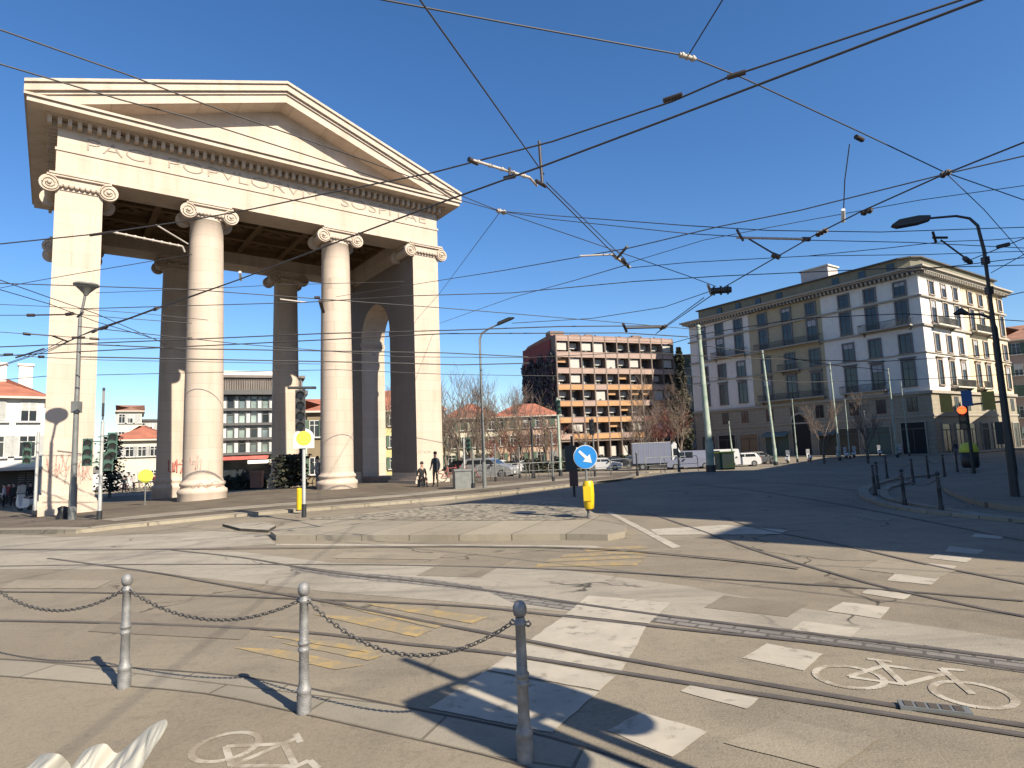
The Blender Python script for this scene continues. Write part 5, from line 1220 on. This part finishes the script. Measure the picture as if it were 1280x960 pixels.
# ------------------------------------------------------------------ people
skin_m = mat('skin', (.5, .32, .24), .6); hair_m = mat('dark hair', (.03, .022, .018), .8)
def person(label, loc, rz, top, legs, pose='stand', pack=False, group=None, h=1.72):
    g = thing('person', label, 'person', loc, rz, group); s = h/1.72
    # joints (x right, y forward, z up)
    if pose == 'stand': hip, kn, an = .93, [(-.1, .03, .5), (.11, .0, .5)], [(-.11, -.02, .09), (.13, .0, .09)]; sh = 1.42; fw = 0
    elif pose == 'walk': hip, kn, an = .91, [(-.1, .2, .52), (.1, -.02, .5)], [(-.1, .3, .1), (.1, -.36, .16)]; sh = 1.4; fw = .03
    else: hip, kn, an = .45, [(-.12, .42, .5), (.12, .42, .48)], [(-.12, .45, .08), (.12, .5, .08)]; sh = .95; fw = .06
    J = {'p': (0, 0, hip), 's': (0, fw, (hip+sh)/2), 'c': (0, fw*1.5, sh-.1), 'n': (0, fw*1.6, sh+.08), 'h1': (0, fw*1.8+.01, sh+.16), 'h2': (0, fw*1.8+.02, sh+.27)}
    rad = {'p': .15, 's': .14, 'c': .165, 'n': .06, 'h1': .085, 'h2': .09}; E = [('p', 's'), ('s', 'c'), ('c', 'n'), ('n', 'h1'), ('h1', 'h2')]
    for i, sx in enumerate((-1, 1)):
        k, a = kn[i], an[i]; J[f't{i}'] = (sx*.09, 0.01, hip-.08); J[f'k{i}'] = k; J[f'a{i}'] = a; J[f'f{i}'] = (a[0]+sx*.02, a[1]+.15, max(.04, a[2]-.05))
        rad.update({f't{i}': .095, f'k{i}': .06, f'a{i}': .045, f'f{i}': .04}); E += [('p', f't{i}'), (f't{i}', f'k{i}'), (f'k{i}', f'a{i}'), (f'a{i}', f'f{i}')]
        sw = (.14 if pose == 'walk' else .05)*(-1 if i == 0 else 1)
        J[f'u{i}'] = (sx*.17, fw*1.5, sh-.04); J[f'e{i}'] = (sx*.25, fw-sw*.3-.03, sh-.32)
        J[f'w{i}'] = (sx*.23, fw+.12+sw, sh-.54) if pose != 'sit' else (sx*.12, .32, sh-.4); J[f'd{i}'] = tuple(Vector(J[f'w{i}'])+Vector((0, .05, -.08)))
        rad.update({f'u{i}': .065, f'e{i}': .045, f'w{i}': .033, f'd{i}': .028}); E += [('c', f'u{i}'), (f'u{i}', f'e{i}'), (f'e{i}', f'w{i}'), (f'w{i}', f'd{i}')]
    names = list(J); me = bpy.data.meshes.new('body'); me.from_pydata([Vector(J[n])*s for n in names], [(names.index(a), names.index(b)) for a, b in E], [])
    o = bpy.data.objects.new('body', me); COL.objects.link(o); md = o.modifiers.new('s', 'SKIN'); 
    for i, n in enumerate(names): me.skin_vertices[0].data[i].radius = (rad[n]*s, rad[n]*s*(.72 if n in 'psc' else 1)); me.skin_vertices[0].data[i].use_root = (n == 'p')
    o.modifiers.new('d', 'SUBSURF').levels = 1; o.modifiers['d'].render_levels = 1
    dg = bpy.context.evaluated_depsgraph_get(); m2 = bpy.data.meshes.new_from_object(o.evaluated_get(dg)); o.modifiers.clear(); o.data = m2; m2.name = 'body'
    m2.materials.clear()
    for m in (top, legs, skin_m, black_m): m2.materials.append(m)
    pts = [(Vector(J[n])*s, n) for n in names]
    for p in m2.polygons:
        p.use_smooth = True; c = p.center; n = min(pts, key=lambda q: (q[0]-c).length)[1]
        p.material_index = 2 if n in ('n', 'h1', 'h2', 'd0', 'd1') else (1 if n[0] in 'tka' else (3 if n[0] == 'f' else 0))
    o.parent = g
    hd = Vector(J['h2'])*s; b = MB(); b.ball(hd+Vector((0, -.025, .03)), .105*s, hair_m, 10, sz=(.95, 1, 1)); b.obj('hair', g)
    b = MB(); b.ball(hd+Vector((0, .1, -.06)), .02, skin_m, 6, sz=(.7, 1.2, 1.2)); b.obj('nose', g)
    if pack: b = MB(); b.ball((0, -.2, sh-.25), .2, black_m, 10, sz=(.9, .6, 1.25)); b.obj('backpack', g)
    return g
navy = mat('navy cloth', (.03, .035, .05), .9, .2, 8); blk = mat('black cloth', (.018, .018, .02), .9); jean = mat('blue jeans', (.07, .1, .17), .9, .2, 10); olive = mat('olive cloth', (.08, .075, .05), .9); grey_c = mat('grey cloth', (.2, .2, .2), .9); pale_c = mat('pale cloth', (.55, .5, .48), .9); redc = mat('dark red cloth', (.2, .03, .03), .9)
person('person in dark jacket with backpack standing by the right pier of the gate', G(545, 611, .1), R_(160), navy, olive, 'stand', True)
b = MB(); seat_l = G(527, 611, .1); b.box(-.18, -.16, 0, .18, .16, .36, pole_dk); b.box(-.2, -.18, .36, .2, .18, .39, black_m); tag(b.obj('crate', loc=seat_l, rz=R_(20)), 'low dark box used as a seat at the foot of the right pier', 'box')
person('person in black crouched on a low box at the foot of the right pier', seat_l+Vector((0, 0, -.02)), R_(210), blk, blk, 'sit')
person('person in dark top and blue jeans walking before the palace corner', G(1196, 571, .1), R_(100), navy, jean, 'walk')
person('person in black jacket standing under the canopy of the white house, furthest left', G(16, 634), R_(-150), blk, blk)
person('person in black standing beside the white motor bike under the canopy', G(28, 635), R_(170), blk, navy)
person('person in pale pink top at the left edge of the view', G(4, 636), R_(120), pale_c, blk)
person('person in dark clothes nearest the white signal post before the white house', G(37, 634), R_(200), blk, grey_c)
person('person in grey jacket walking beyond the gate left of the parked bicycles', G(147, 613), R_(60), grey_c, jean, 'walk')
person('person in pale top standing among the parked bicycles', G(167, 614), R_(-80), pale_c, navy)
person('person in dark red top near the dark rear column', G(192, 613), R_(-30), redc, blk, 'walk')
person('person in dark green walking before the glass block shop front', G(297, 611, .1), R_(90), olive, blk, 'walk')
person('person in pale clothes standing behind the island post by the right column', G(397, 613, .1), R_(-100), pale_c, grey_c)
person('person in dark coat standing right of the yellow round sign', G(404, 612, .1), R_(180), redc, jean)
for px_, py_, a_, tp_, lg_, ps_, l_ in ((155, 616, 40, navy, blk, 'walk', 'person in navy walking at the left end of the bicycle row'), (161, 612, 200, pale_c, jean, 'stand', 'person in pale top and jeans behind the bicycle row'), (174, 613, 120, blk, grey_c, 'stand', 'person in black beside the small round yellow sign'), (183, 612, -60, grey_c, blk, 'walk', 'person in grey walking left of the dark rear column'), (198, 612, 60, blk, jean, 'stand', 'person in black and jeans half hidden by the dark rear column'), (10, 632, 30, redc, blk, 'stand', 'person in dark red under the canopy of the white house'), (306, 610, 200, blk, jean, 'stand', 'person in black by the shrubs before the glass block')):
    person(l_, G(px_, py_, .1 if px_ > 250 else 0), R_(a_), tp_, lg_, ps_)
dup(s0, G(31, 640), R_(150), 'white motor scooter under the canopy of the white house')

# ------------------------------------------------------------------ trees
bark = mat('grey brown bark', (.16, .125, .1), .9, .25, 3); twig_m = mat('bare twigs', (.2, .15, .12), .9, .3, 2); twig_r = mat('reddish twigs', (.24, .1, .07), .9, .3, 2); dry = mat('dry olive leaves', (.16, .13, .05), .8, .4, 3)
def bare_tree_mesh(seed, h, m1, m2, spread=.5, leaf=None, leaf_n=0, droop=0, maxl=5):
    rnd = random.Random(seed); tr = MB(); tw = MB()
    def grow(p, d, L_, r, lev):
        n = 3; pts = [p]; q = p.copy(); dd = d.copy()
        for i in range(n):
            dd = (dd+Vector((rnd.uniform(-.18, .18), rnd.uniform(-.18, .18), rnd.uniform(-.05, .14)-droop))).normalized(); q = q+dd*(L_/n); pts.append(q.copy())
        r2 = r*.62; (tr if lev < 2 else tw).tube(pts, [r-(r-r2)*i/n for i in range(n+1)], 6 if lev < 2 else 3, m1 if lev < 2 else m2)
        if lev >= maxl:
            return
        for k in range(rnd.choice((3, 3, 4)) if lev < 4 else 3):
            t = rnd.uniform(.35, 1.0) if k else 1.0; base = pts[min(n, int(t*n))]
            ax = Vector((rnd.uniform(-1, 1), rnd.uniform(-1, 1), rnd.uniform(-.2, .6))); nd = (dd+ax*spread*(1.1 if k else .4)).normalized()
            grow(base, nd, L_*rnd.uniform(.6, .82), max(r2*rnd.uniform(.6, .9), .013), lev+1)
        if leaf and lev >= 3:
            for _ in range(leaf_n):
                c = pts[-1]+Vector((rnd.gauss(0, .4), rnd.gauss(0, .4), rnd.gauss(0, .4))); s_ = rnd.uniform(.06, .16); Mx = Matrix.Translation(c) @ Matrix.Rotation(rnd.uniform(0, 6), 4, 'Z') @ Matrix.Rotation(rnd.uniform(0, 3), 4, 'X')
                tw.add([(-s_, 0, 0), (0, -s_*.5, .0), (s_, 0, 0), (0, s_*.5, 0)], [(0, 1, 2, 3)], leaf, M=Mx)
    grow(Vector((0, 0, -.2)), Vector((0, 0, 1)), h*.34, h*.02, 0)
    return tr, tw
def tree(label, loc, proto, rz=0, sc_=1.0, cat='tree', nm='bare_tree', group='bare winter trees'):
    g = thing(nm, label, cat, loc, rz, group); g.scale = (sc_,)*3
    for nme, me in proto: o = bpy.data.objects.new(nme, me); COL.objects.link(o); o.parent = g
    return g
def proto(*a, **k): t, w_ = bare_tree_mesh(*a, **k); return [('trunk', t.mesh('trunk')), ('crown', w_.mesh('crown'))]
pA = proto(11, 12, bark, twig_m, .55, maxl=6); pB = proto(12, 10, bark, twig_m, .7, leaf=dry, leaf_n=1); pC = proto(13, 9, bark, twig_r, .75, leaf=mat('red brown leaves', (.2, .06, .045), .8, .4, 3), leaf_n=3); pD = proto(17, 11, bark, twig_m, .6, maxl=6)
tl = [(574, 585, 80, pA, 1.25, 'tall bare tree rising beside the right pier of the gate'), (560, 585, 70, pD, .95, 'bare tree partly hidden by the right pier'), (590, 584, 84, pD, 1.1, 'bare tree just left of the slim street lamp'), (602, 582, 76, pB, .9, 'low spreading tree with dry leaves left of the white off road car'), (622, 583, 88, pB, 1.0, 'tree with sparse dry leaves behind the white off road car'), (640, 583, 82, pA, .95, 'bare tree before the terracotta row, middle'), (655, 583, 90, pD, 1.05, 'bare tree near the short pale lamp'),
      (632, 583, 100, pA, 1.2, 'thin distant bare tree above the red roofs'), (676, 584, 78, pC, .95, 'reddish tree at the foot of the creeper covered end wall'), (692, 584, 84, pC, .85, 'reddish tree behind the green signal post'), (662, 584, 96, pC, .9, 'dull red tree left of the creeper covered wall'), (790, 580, 96, pB, .8, 'small tree before the lower balconies right of the arrow sign'), (812, 580, 92, pD, 1.15, 'bare tree in front of the balcony flats, middle'), (832, 580, 90, pC, 1.1, 'reddish bare tree at the right end of the balcony flats'), (844, 580, 98, pD, 1.2, 'bare tree at the right corner of the balcony flats'),
      (548, 586, 76, pA, .9, 'bare tree directly behind the right pier'), (598, 583, 90, pA, 1.25, 'tall pale bare tree left of the slim street lamp, further back'), (612, 583, 72, pC, .6, 'low reddish tree close behind the white off road car'), (630, 584, 74, pC, .72, 'reddish tree left of the short pale lamp'), (648, 584, 76, pB, .85, 'dry leaved tree beside the short pale lamp'), (684, 585, 74, pB, .9, 'dry leaved tree below the creeper covered end wall'), (805, 580, 84, pD, .9, 'bare tree above the cargo box of the truck'), (852, 580, 90, pB, 1.2, 'bare tree before the narrow evergreen'), (824, 580, 104, pC, 1.25, 'distant reddish tree rising over the truck cab'),
      (735, 582, 94, pA, .62, 'small bare tree directly above the arrow sign'), (470, 590, 75, pA, 1.1, 'bare tree seen through the side arch'), (1085, 574, 72, pD, .62, 'small bare tree before the palace shops'), (1030, 576, 74, pA, .62, 'slender bare tree right of the carriage arch')]
for i, (px, py, D_, pr_, s_, l_) in enumerate(tl):
    p = PD(px, py, D_); p.z = T(p.x, p.y); tree(l_, p, pr_, i*1.3, s_)
# dark evergreen between the blocks, hedges
def foliage(n, fn, mats_, seed, s0_=.12, s1_=.3):
    rnd = random.Random(seed); b = MB()
    for _ in range(n):
        c = Vector(fn(rnd)); s_ = rnd.uniform(s0_, s1_); Mx = Matrix.Translation(c) @ Matrix.Rotation(rnd.uniform(0, 6), 4, 'Z') @ Matrix.Rotation(rnd.uniform(0, 3), 4, 'X')
        b.add([(-s_, 0, 0), (0, -s_*.6, .0), (s_, 0, 0), (0, s_*.6, 0)], [(0, 1, 2, 3)], rnd.choice(mats_), M=Mx)
    return b
ev = [mat('dark evergreen', (.022, .028, .02), .8, .4, 2), mat('mid evergreen', (.035, .045, .026), .8, .4, 2), mat('brown green leaves', (.07, .065, .04), .8, .4, 2)]
def conif(rnd):
    z = rnd.uniform(1, 17.5); r = (1.15+.3*math.sin(z*2.1))*(1-(z/19)**2.2)*rnd.uniform(.5, 1.05)+.1; a = rnd.uniform(0, 6.283); return (r*math.cos(a), r*math.sin(a), z)
p = PD(858, 580, 96); p.z = T(p.x, p.y); g = thing('evergreen_tree', 'tall narrow dark evergreen between the balcony flats and the palace', 'tree', p); foliage(5200, conif, ev, 5, .12, .34).obj('crown', g); b = MB(); b.cyl((0, 0, -.2), (0, 0, 15), .22, .05, 8, bark); b.obj('trunk', g)
def hedge(px0, px1, dist, h, label, n, seed):
    A = PD(px0, 575, dist); B = PD(px1, 575, dist); A.z = T(A.x, A.y); d = B-A; L_ = d.length; d.z = 0; a = math.atan2(d.y, d.x)
    def fn(rnd): x = rnd.uniform(0, L_); return (x, rnd.uniform(-.7, .7), rnd.uniform(.05, h*(.85+.15*math.sin(x*1.7))*(.9+.1*math.sin(x*5))))
    g = thing('hedge', label, 'hedge', A, a); foliage(n, fn, ev, seed, .1, .26).obj('foliage', g); b = MB(); b.box(0, -.45, 0, L_, .45, h*.7, ev[0]); b.obj('inner_branches', g)
hedge(655, 735, 72, 1.9, 'dark hedge behind the cars below the creeper covered wall', 3500, 8); hedge(738, 800, 84, 1.8, 'dark green hedge below the shops of the balcony flats', 2600, 9); hedge(612, 652, 78, 2.0, 'olive green hedge behind the white off road car', 1600, 10); hedge(280, 316, 64, 1.5, 'dark green shrubs before the glass block', 1500, 11)
p = PD(138, 590, 62); p.z = T(p.x, p.y); g = thing('evergreen_tree', 'dark slim trees rising behind the white signal post left of the gate', 'tree', p)
foliage(1500, lambda r: (r.gauss(0, .4), r.gauss(0, .4), r.uniform(.6, 5.2)), ev, 21, .08, .2).obj('crown', g); b = MB(); b.cyl((0, 0, -.1), (0, 0, 5), .12, .04, 7, bark); b.obj('trunk', g)
p = G(362, 612, .1); g = thing('shrub', 'narrow dark shrub between the rear column and the island post', 'shrub', p)
foliage(1800, lambda r: (r.gauss(0, .45), r.gauss(0, .45), r.uniform(.1, 2.0)), ev, 12, .08, .2).obj('foliage', g); b = MB(); b.cyl((0, 0, 0), (0, 0, 1.8), .06, .02, 6, bark); b.obj('stem', g)

# ------------------------------------------------------------------ overhead tram wires
WN = [0]
def wire(label, pts, z=6.0, r=.012, m=wire_m, sag=0, cat='wire'):
    """pts: picture columns/rows with optional own height; every point really hangs at that height"""
    P = []
    for p in pts:
        zz = p[2] if len(p) > 2 else z
        P.append(GZ(p[0], p[1], zz))
    b = MB(); out = []
    for k_, i0, i1 in ((0, 0, 1), (-1, -1, -2)):
        if pts[k_][1] < 0:      # leaves the frame at the top: goes on overhead to its far pole
            P[k_] = P[k_]+(P[i0]-P[i1]).normalized()*14
    for i in range(len(P)-1):
        n = 4
        for k in range(n):
            t = k/n; q = P[i].lerp(P[i+1], t); out.append(q)
    out.append(P[-1]); b.tube(out, r, 5, m); return tag(b.obj('overhead_wire'), label, cat, 'tram wires over the crossing')
def clip_end(pts): return pts
wire('upper of the two bold parallel wires crossing from the top right to the gate', [(1330, -42), (1201, 0), (909, 97), (840, 127), (690, 177), (590, 203), (540, 216), (417, 240), (317, 261), (240, 275), (125, 292), (0, 305), (-60, 309)], 6.3, .013)
wire('lower of the two bold parallel wires crossing from the top right to the gate', [(1330, -42), (1226, 0), (840, 147), (680, 207), (560, 250), (462, 287), (300, 349), (197, 386), (120, 411), (55, 440), (-60, 478)], 5.9, .015)
wire('thin wire entering at the upper left and passing over the pediment', [(-60, 14), (0, 37), (156, 92), (242, 125), (297, 145), (430, 191), (560, 238, 8.2), (625, 264, 8.5)], 7.2, .011)
wire('thin wire second from top at the left edge crossing the frieze', [(-60, 62), (0, 80), (152, 125), (230, 145), (484, 226), (560, 246, 8.2), (625, 264, 8.5)], 7.0, .011)
wire('long wire from the top edge above the pediment down to the right edge', [(440, -8), (480, 0), (640, 30), (860, 70), (930, 98), (1075, 165), (1180, 215), (1280, 250), (1330, 268)], 7.5, .012)
wire('short wire dropping from the top edge to the pale insulator', [(912, -15), (903, 0), (860, 70)], 7.5, .01)
wire('steep wire from the top edge down to the hanging bracket', [(512, -20), (525, 0), (600, 105), (680, 218)], 7.0, .012)
wire('steep wire from the hanging bracket to the lower node, left strand', [(680, 230), (775, 325)], 6.2, .012); wire('steep wire from the hanging bracket to the lower node, right strand', [(683, 228), (782, 325)], 6.3, .01)
wire('wire from the node beside the gate down to the right pier', [(625, 265, 8.5), (550, 366, 9.4), (520, 400, 9.9)], 7.0, .01)
wire('upper strand running right from the node beside the gate', [(625, 264, 8.5), (700, 270, 8.2), (860, 282), (960, 288), (1100, 290), (1280, 284), (1330, 282)], 7.0, .012)
wire('lower strand running right from the node beside the gate', [(625, 264, 8.5), (690, 274, 8.0), (860, 292), (1000, 300), (1140, 303), (1280, 310)], 6.8, .011)
wire('descending span wire from the node to the dark section insulator', [(625, 264, 8.5), (760, 310), (860, 345), (895, 358)], 6.6, .011)
wire('main diagonal wire from the right edge to the dark section insulator', [(1340, 152), (1280, 178), (1180, 218), (1075, 265), (1020, 293), (973, 320), (900, 362), (820, 417)], 5.9, .014)
wire('gently sloping wire left from the crossing clamp toward the gate', [(1340, 182), (1280, 195), (1180, 218), (1000, 263), (900, 283), (787, 310), (630, 338, 7), (540, 352, 8.5), (420, 371, 10.4)], 6.1, .012)
wire('flat wire passing just above the palace roof', [(785, 335), (860, 328), (1010, 320), (1160, 318), (1280, 314), (1330, 312)], 6.4, .01)
wire('rising wire at the right edge behind the street lamp, upper', [(1340, 272), (1280, 298), (1205, 328)], 6.2, .012); wire('rising wire at the right edge behind the street lamp, middle', [(1340, 290), (1280, 318), (1239, 341)], 6.0, .01); wire('short bold wire at the right edge level with the palace cornice', [(1340, 352), (1280, 365), (1248, 372)], 6.0, .014); wire('thin wire crossing behind the lamp toward the palace attic', [(1340, 292), (1240, 300), (1180, 302), (1110, 310), (1010, 320)], 6.5, .01)
wire('far horizontal wire above the balcony flats, upper', [(-60, 436), (240, 424), (400, 417), (556, 413), (700, 408), (830, 407)], 6.0, .02); wire('far horizontal wire above the balcony flats, lower', [(-60, 448), (130, 438), (300, 430), (556, 417), (780, 416), (860, 421)], 5.9, .02)
wire('far thin wire left of the balcony flats, upper', [(100, 430), (240, 436), (556, 441), (660, 446)], 5.9, .022); wire('far thin wire left of the balcony flats, lower', [(100, 446), (250, 449), (460, 453), (575, 456), (662, 454)], 5.9, .025); wire('faint wire crossing behind the columns at mid height', [(98, 386), (240, 382), (380, 378), (505, 370), (640, 366), (790, 352), (900, 345), (1100, 336), (1330, 330)], 6.0, .012); wire('faint wire sloping across the columns below mid height', [(98, 408), (300, 430), (500, 446), (660, 447), (800, 440), (872, 420)], 5.8, .014)
wire('faint wire from the node right of the gate sloping toward the pier', [(787, 330), (720, 350, 7.2), (640, 372, 8.3), (550, 404, 9.6)], 6.0, .012)
wire('double wire at the left edge sloping behind the lamp, upper', [(-60, 332), (0, 350), (62, 372), (120, 392), (230, 440)], 5.9, .011); wire('double wire at the left edge sloping behind the lamp, lower', [(-60, 345), (0, 362), (62, 380), (120, 402), (195, 424)], 5.8, .011)
wire('level wire at the left edge, topmost of three', [(-60, 392), (0, 394), (40, 394), (100, 393), (130, 396), (240, 404)], 6.0, .011); wire('level wire at the left edge, middle of three', [(-60, 411), (0, 415), (70, 420), (120, 424), (240, 422)], 5.9, .011); wire('level wire at the left edge, lowest of three', [(-60, 440), (0, 443), (60, 447), (130, 450), (240, 452), (400, 455)], 5.8, .013)
wire('faint low wire dipping at the left edge', [(-60, 470), (0, 457), (55, 438), (80, 425)], 5.7, .011); wire('rising wire from left lamp to the second column', [(60, 440), (100, 420), (125, 411), (195, 385), (300, 349)], 5.7, .012)
wire('low wire rising from the dark insulator to the lamp post area', [(820, 417), (835, 405), (880, 372)], 6.0, .014)
for l_, p_, z_, r_ in (('thin wire crossing the top storeys of the palace', [(862, 420), (1000, 398), (1130, 392), (1290, 402), (1330, 405)], 6.0, .016), ('thin wire crossing the middle storeys of the palace', [(800, 440), (930, 448), (1100, 452), (1290, 440), (1330, 436)], 6.0, .02), ('lower thin wire crossing the palace above the mezzanine', [(855, 470), (1000, 478), (1150, 474), (1290, 466)], 6.0, .024),
    ('fine wire rising from the palace corner pole to the right edge', [(873, 412), (1000, 372), (1130, 340), (1280, 322), (1330, 318)], 6.2, .012), ('fine wire from the dark isolator down over the balcony flats', [(888, 364), (830, 384), (740, 398), (640, 404)], 6.2, .012), ('fine sloping wire over the middle of the right sky', [(781, 330), (880, 300), (1000, 277), (1150, 250), (1280, 232), (1330, 226)], 6.4, .008),
    ('fine wire at the right edge below the crossing clamp', [(1184, 218), (1230, 262), (1290, 330)], 6.2, .008), ('fine wire over the slim street lamp', [(-60, 352), (240, 362), (555, 385), (640, 392), (760, 402), (873, 412)], 6.4, .013), ('fine wire crossing the lower part of the columns', [(-60, 480), (60, 470), (240, 466), (420, 462), (560, 468), (700, 470)], 6.0, .016), ('fine wire at the far left rising past the lamp head', [(-60, 372), (40, 352), (108, 340), (240, 318)], 6.2, .008),
    ('second fine wire at the far left above the level wires', [(-60, 378), (60, 383), (180, 392), (260, 400)], 6.1, .009), ('fine wire passing the heads of the far columns', [(120, 366), (230, 362), (350, 356), (505, 352)], 6.3, .008), ('fine wire between the tram poles before the palace', [(880, 432), (955, 442), (1038, 456), (1112, 463)], 6.0, .02)):
    wire(l_, p_, z_, r_)
wire('steep double hanger from clamp to main wire', [(1062, 180, 7.0), (1056, 225, 6.5), (1054, 275, 6.0)], 6, .01)
# fittings: insulators, brackets, clamps
def fitting(label, a, c, r=.03, m=insul_m, ribs=0, extra=None, za=6.0, zc=6.0, cat='insulator', nm='wire_insulator'):
    A = GZ(a[0], a[1], za); B = GZ(c[0], c[1], zc); g = thing(nm, label, cat, A, 0, 'fittings on the tram wires'); d = B-A; b = MB(); b.cyl((0, 0, 0), d, r, n=10, m=m)
    if ribs:
        for i in range(ribs): t = (i+.5)/ribs; q = d*t; u = d.normalized()*.018; b.cyl(q-u, q+u, r*1.5, n=10, m=m)
    b.obj('insulator_rod', g)
    if extra:
        for (p, q, rr_, mm) in extra: b = MB(); b.cyl(GZ(*p)-A, GZ(*q)-A, rr_, n=8, m=mm); b.obj('bracket_bar', g)
    return g
fitting('brown ribbed insulator on the upper bold wire nearer the top edge', (909, 97), (932, 90), .022, ribs=6, za=6.3, zc=6.3); fitting('brown ribbed insulator on the upper bold wire nearer the gate', (829, 126), (853, 118), .022, ribs=6, za=6.3, zc=6.3)
fitting('vertical brown hanger where the steep wire meets the two bold wires', (674, 177), (678, 232), .025, za=7.0, zc=6.1, cat='wire fitting', nm='wire_hanger', extra=[((670, 226, 6.1), (682, 233, 6.1), .03, insul_m)])
fitting('pale jointed bracket arm left of the vertical hanger', (590, 200), (662, 222), .022, insul_w, 5, [((662, 222, 6.2), (671, 232, 6.2), .02, insul_w), ((637, 210, 6.2), (637, 222, 6.0), .02, insul_m), ((630, 223, 6.0), (644, 220, 6.0), .035, insul_m), ((586, 199, 6.2), (597, 204, 6.2), .04, insul_m)], 6.2, 6.2, 'wire fitting', 'wire_bracket')
fitting('pale pinkish insulator where the top wire is joined by a short drop', (849, 68), (869, 74), .03, insul_w, 3, None, 7.5, 7.5); fitting('dark pulley block on the long wire near the middle of the right sky', (1070, 171), (1078, 175), .045, insul_m, 0, None, 7.4, 7.4, 'wire fitting', 'wire_pulley')
fitting('dark crossing clamp where three wires meet near the right edge', (1176, 220), (1188, 214), .035, insul_m, 2, None, 6.0, 6.0, 'wire fitting', 'wire_clamp'); fitting('dark section insulator with white cap on the main diagonal wire', (1077, 267), (1090, 262), .038, insul_m, 2, None, 5.95, 5.95); fitting('white strain insulator at the foot of the steep hanger', (1054, 262), (1054, 277), .035, white_m, 0, None, 6.1, 5.95)
fitting('dark ribbed insulator on the main diagonal left of the white one', (1021, 294), (1034, 287), .036, insul_m, 3, None, 5.9, 5.9); fitting('large dark section isolator at the top left corner of the palace', (888, 364), (914, 362), .085, black_m, 3, [((885, 356, 6.1), (889, 368, 6.0), .04, insul_w)], 5.95, 5.95, 'wire fitting', 'section_isolator')
fitting('small pale bracket on the double strand above the balcony flats', (921, 297), (1010, 299), .03, insul_w, 0, [((921, 287, 6.9), (929, 301, 6.6), .03, insul_m), ((935, 298, 6.7), (972, 320, 6.1), .02, insul_m), ((965, 318, 6.0), (975, 322, 5.9), .06, insul_m), ((1003, 299, 6.7), (1012, 299, 6.7), .06, insul_m)], 6.7, 6.7, 'wire fitting', 'wire_bracket')
fitting('bracket with diagonal stay above the palace roof near the lamp', (1166, 297), (1184, 297), .03, insul_m, 0, [((1166, 290, 6.6), (1170, 303, 6.4), .03, insul_m), ((1176, 300, 6.5), (1210, 325, 6.0), .02, insul_m), ((1206, 323, 6.0), (1213, 328, 6.0), .06, insul_m), ((1246, 309, 6.3), (1262, 305, 6.3), .05, insul_m)], 6.5, 6.5, 'wire fitting', 'wire_bracket')
fitting('node bracket at the lower end of the steep double wire', (765, 318), (787, 334), .035, insul_w, 2, [((772, 322, 6.2), (784, 308, 6.2), .03, insul_m), ((725, 320, 6.2), (768, 318, 6.2), .022, insul_w), ((786, 334, 6.2), (778, 324, 6.2), .04, insul_m)], 6.2, 6.2, 'wire fitting', 'wire_bracket')
fitting('small node where several wires meet just right of the gate', (621, 263), (632, 266), .05, insul_w, 2, None, 8.5, 8.5, 'wire fitting', 'wire_clamp')
fitting('bracket on the far wires above the right end of the balcony flats', (779, 405), (783, 414), .05, insul_m, 0, [((783, 410, 6.0), (830, 409, 6.0), .04, insul_m), ((826, 410, 6.0), (832, 408, 6.0), .08, insul_m)], 6.0, 5.9, 'wire fitting', 'wire_bracket')
fitting('pale jointed arm under the gate ceiling left of the second column', (140, 290), (228, 308), .02, insul_w, 8, [((228, 308, 6.3), (231, 315, 6.2), .02, insul_w), ((195, 281, 6.5), (235, 305, 6.3), .016, insul_w), ((113, 294, 6.3), (140, 290, 6.3), .028, insul_m)], 6.3, 6.3, 'wire fitting', 'wire_bracket')
fitting('dark bar with clamps on the topmost level wire at left', (36, 394), (90, 393), .02, insul_m, 0, [((34, 394, 6.0), (43, 394, 6.0), .045, insul_m), ((83, 393, 6.0), (91, 392, 6.0), .05, insul_m), ((97, 396, 6.0), (104, 390, 6.0), .03, insul_m)], 6.0, 6.0, 'wire fitting', 'wire_bracket')
fitting('dark bar with clamps on the middle level wire at left', (32, 417), (70, 420), .02, insul_m, 0, [((29, 417, 5.9), (38, 418, 5.9), .045, insul_m), ((66, 420, 5.9), (85, 427, 5.9), .03, insul_m), ((90, 422, 5.9), (106, 422, 5.9), .04, insul_m), ((112, 423, 5.9), (124, 424, 5.9), .04, insul_m)], 5.9, 5.9, 'wire fitting', 'wire_bracket')
fitting('dark crossing piece on the lowest level wire at left', (5, 443), (16, 443), .04, insul_m, 0, [((20, 447, 5.8), (55, 436, 5.8), .03, insul_m), ((48, 446, 5.8), (55, 446, 5.8), .05, insul_m)], 5.8, 5.8, 'wire fitting', 'wire_clamp')
fitting('bold insulated rod rising from the lamp toward the dark rear column', (118, 414), (195, 386), .02, insul_m, 0, [((116, 415, 5.75), (121, 412, 5.75), .045, insul_m), ((126, 411, 5.75), (133, 409, 5.75), .05, insul_m), ((193, 387, 5.75), (197, 385, 5.75), .045, insul_m)], 5.75, 5.75, 'wire fitting', 'wire_bracket')
fitting('small white insulator on the wire between the second column and rear beam', (300, 340), (301, 350), .03, white_m, 0, None, 6.0, 5.9)
fitting('dark clamp on the wire beside the third column', (393, 372), (400, 372), .04, insul_m, 0, [((350, 374, 6.1), (383, 378, 6.1), .02, insul_w), ((400, 376, 6.0), (404, 390, 5.8), .05, insul_m)], 6.1, 6.1, 'wire fitting', 'wire_clamp')
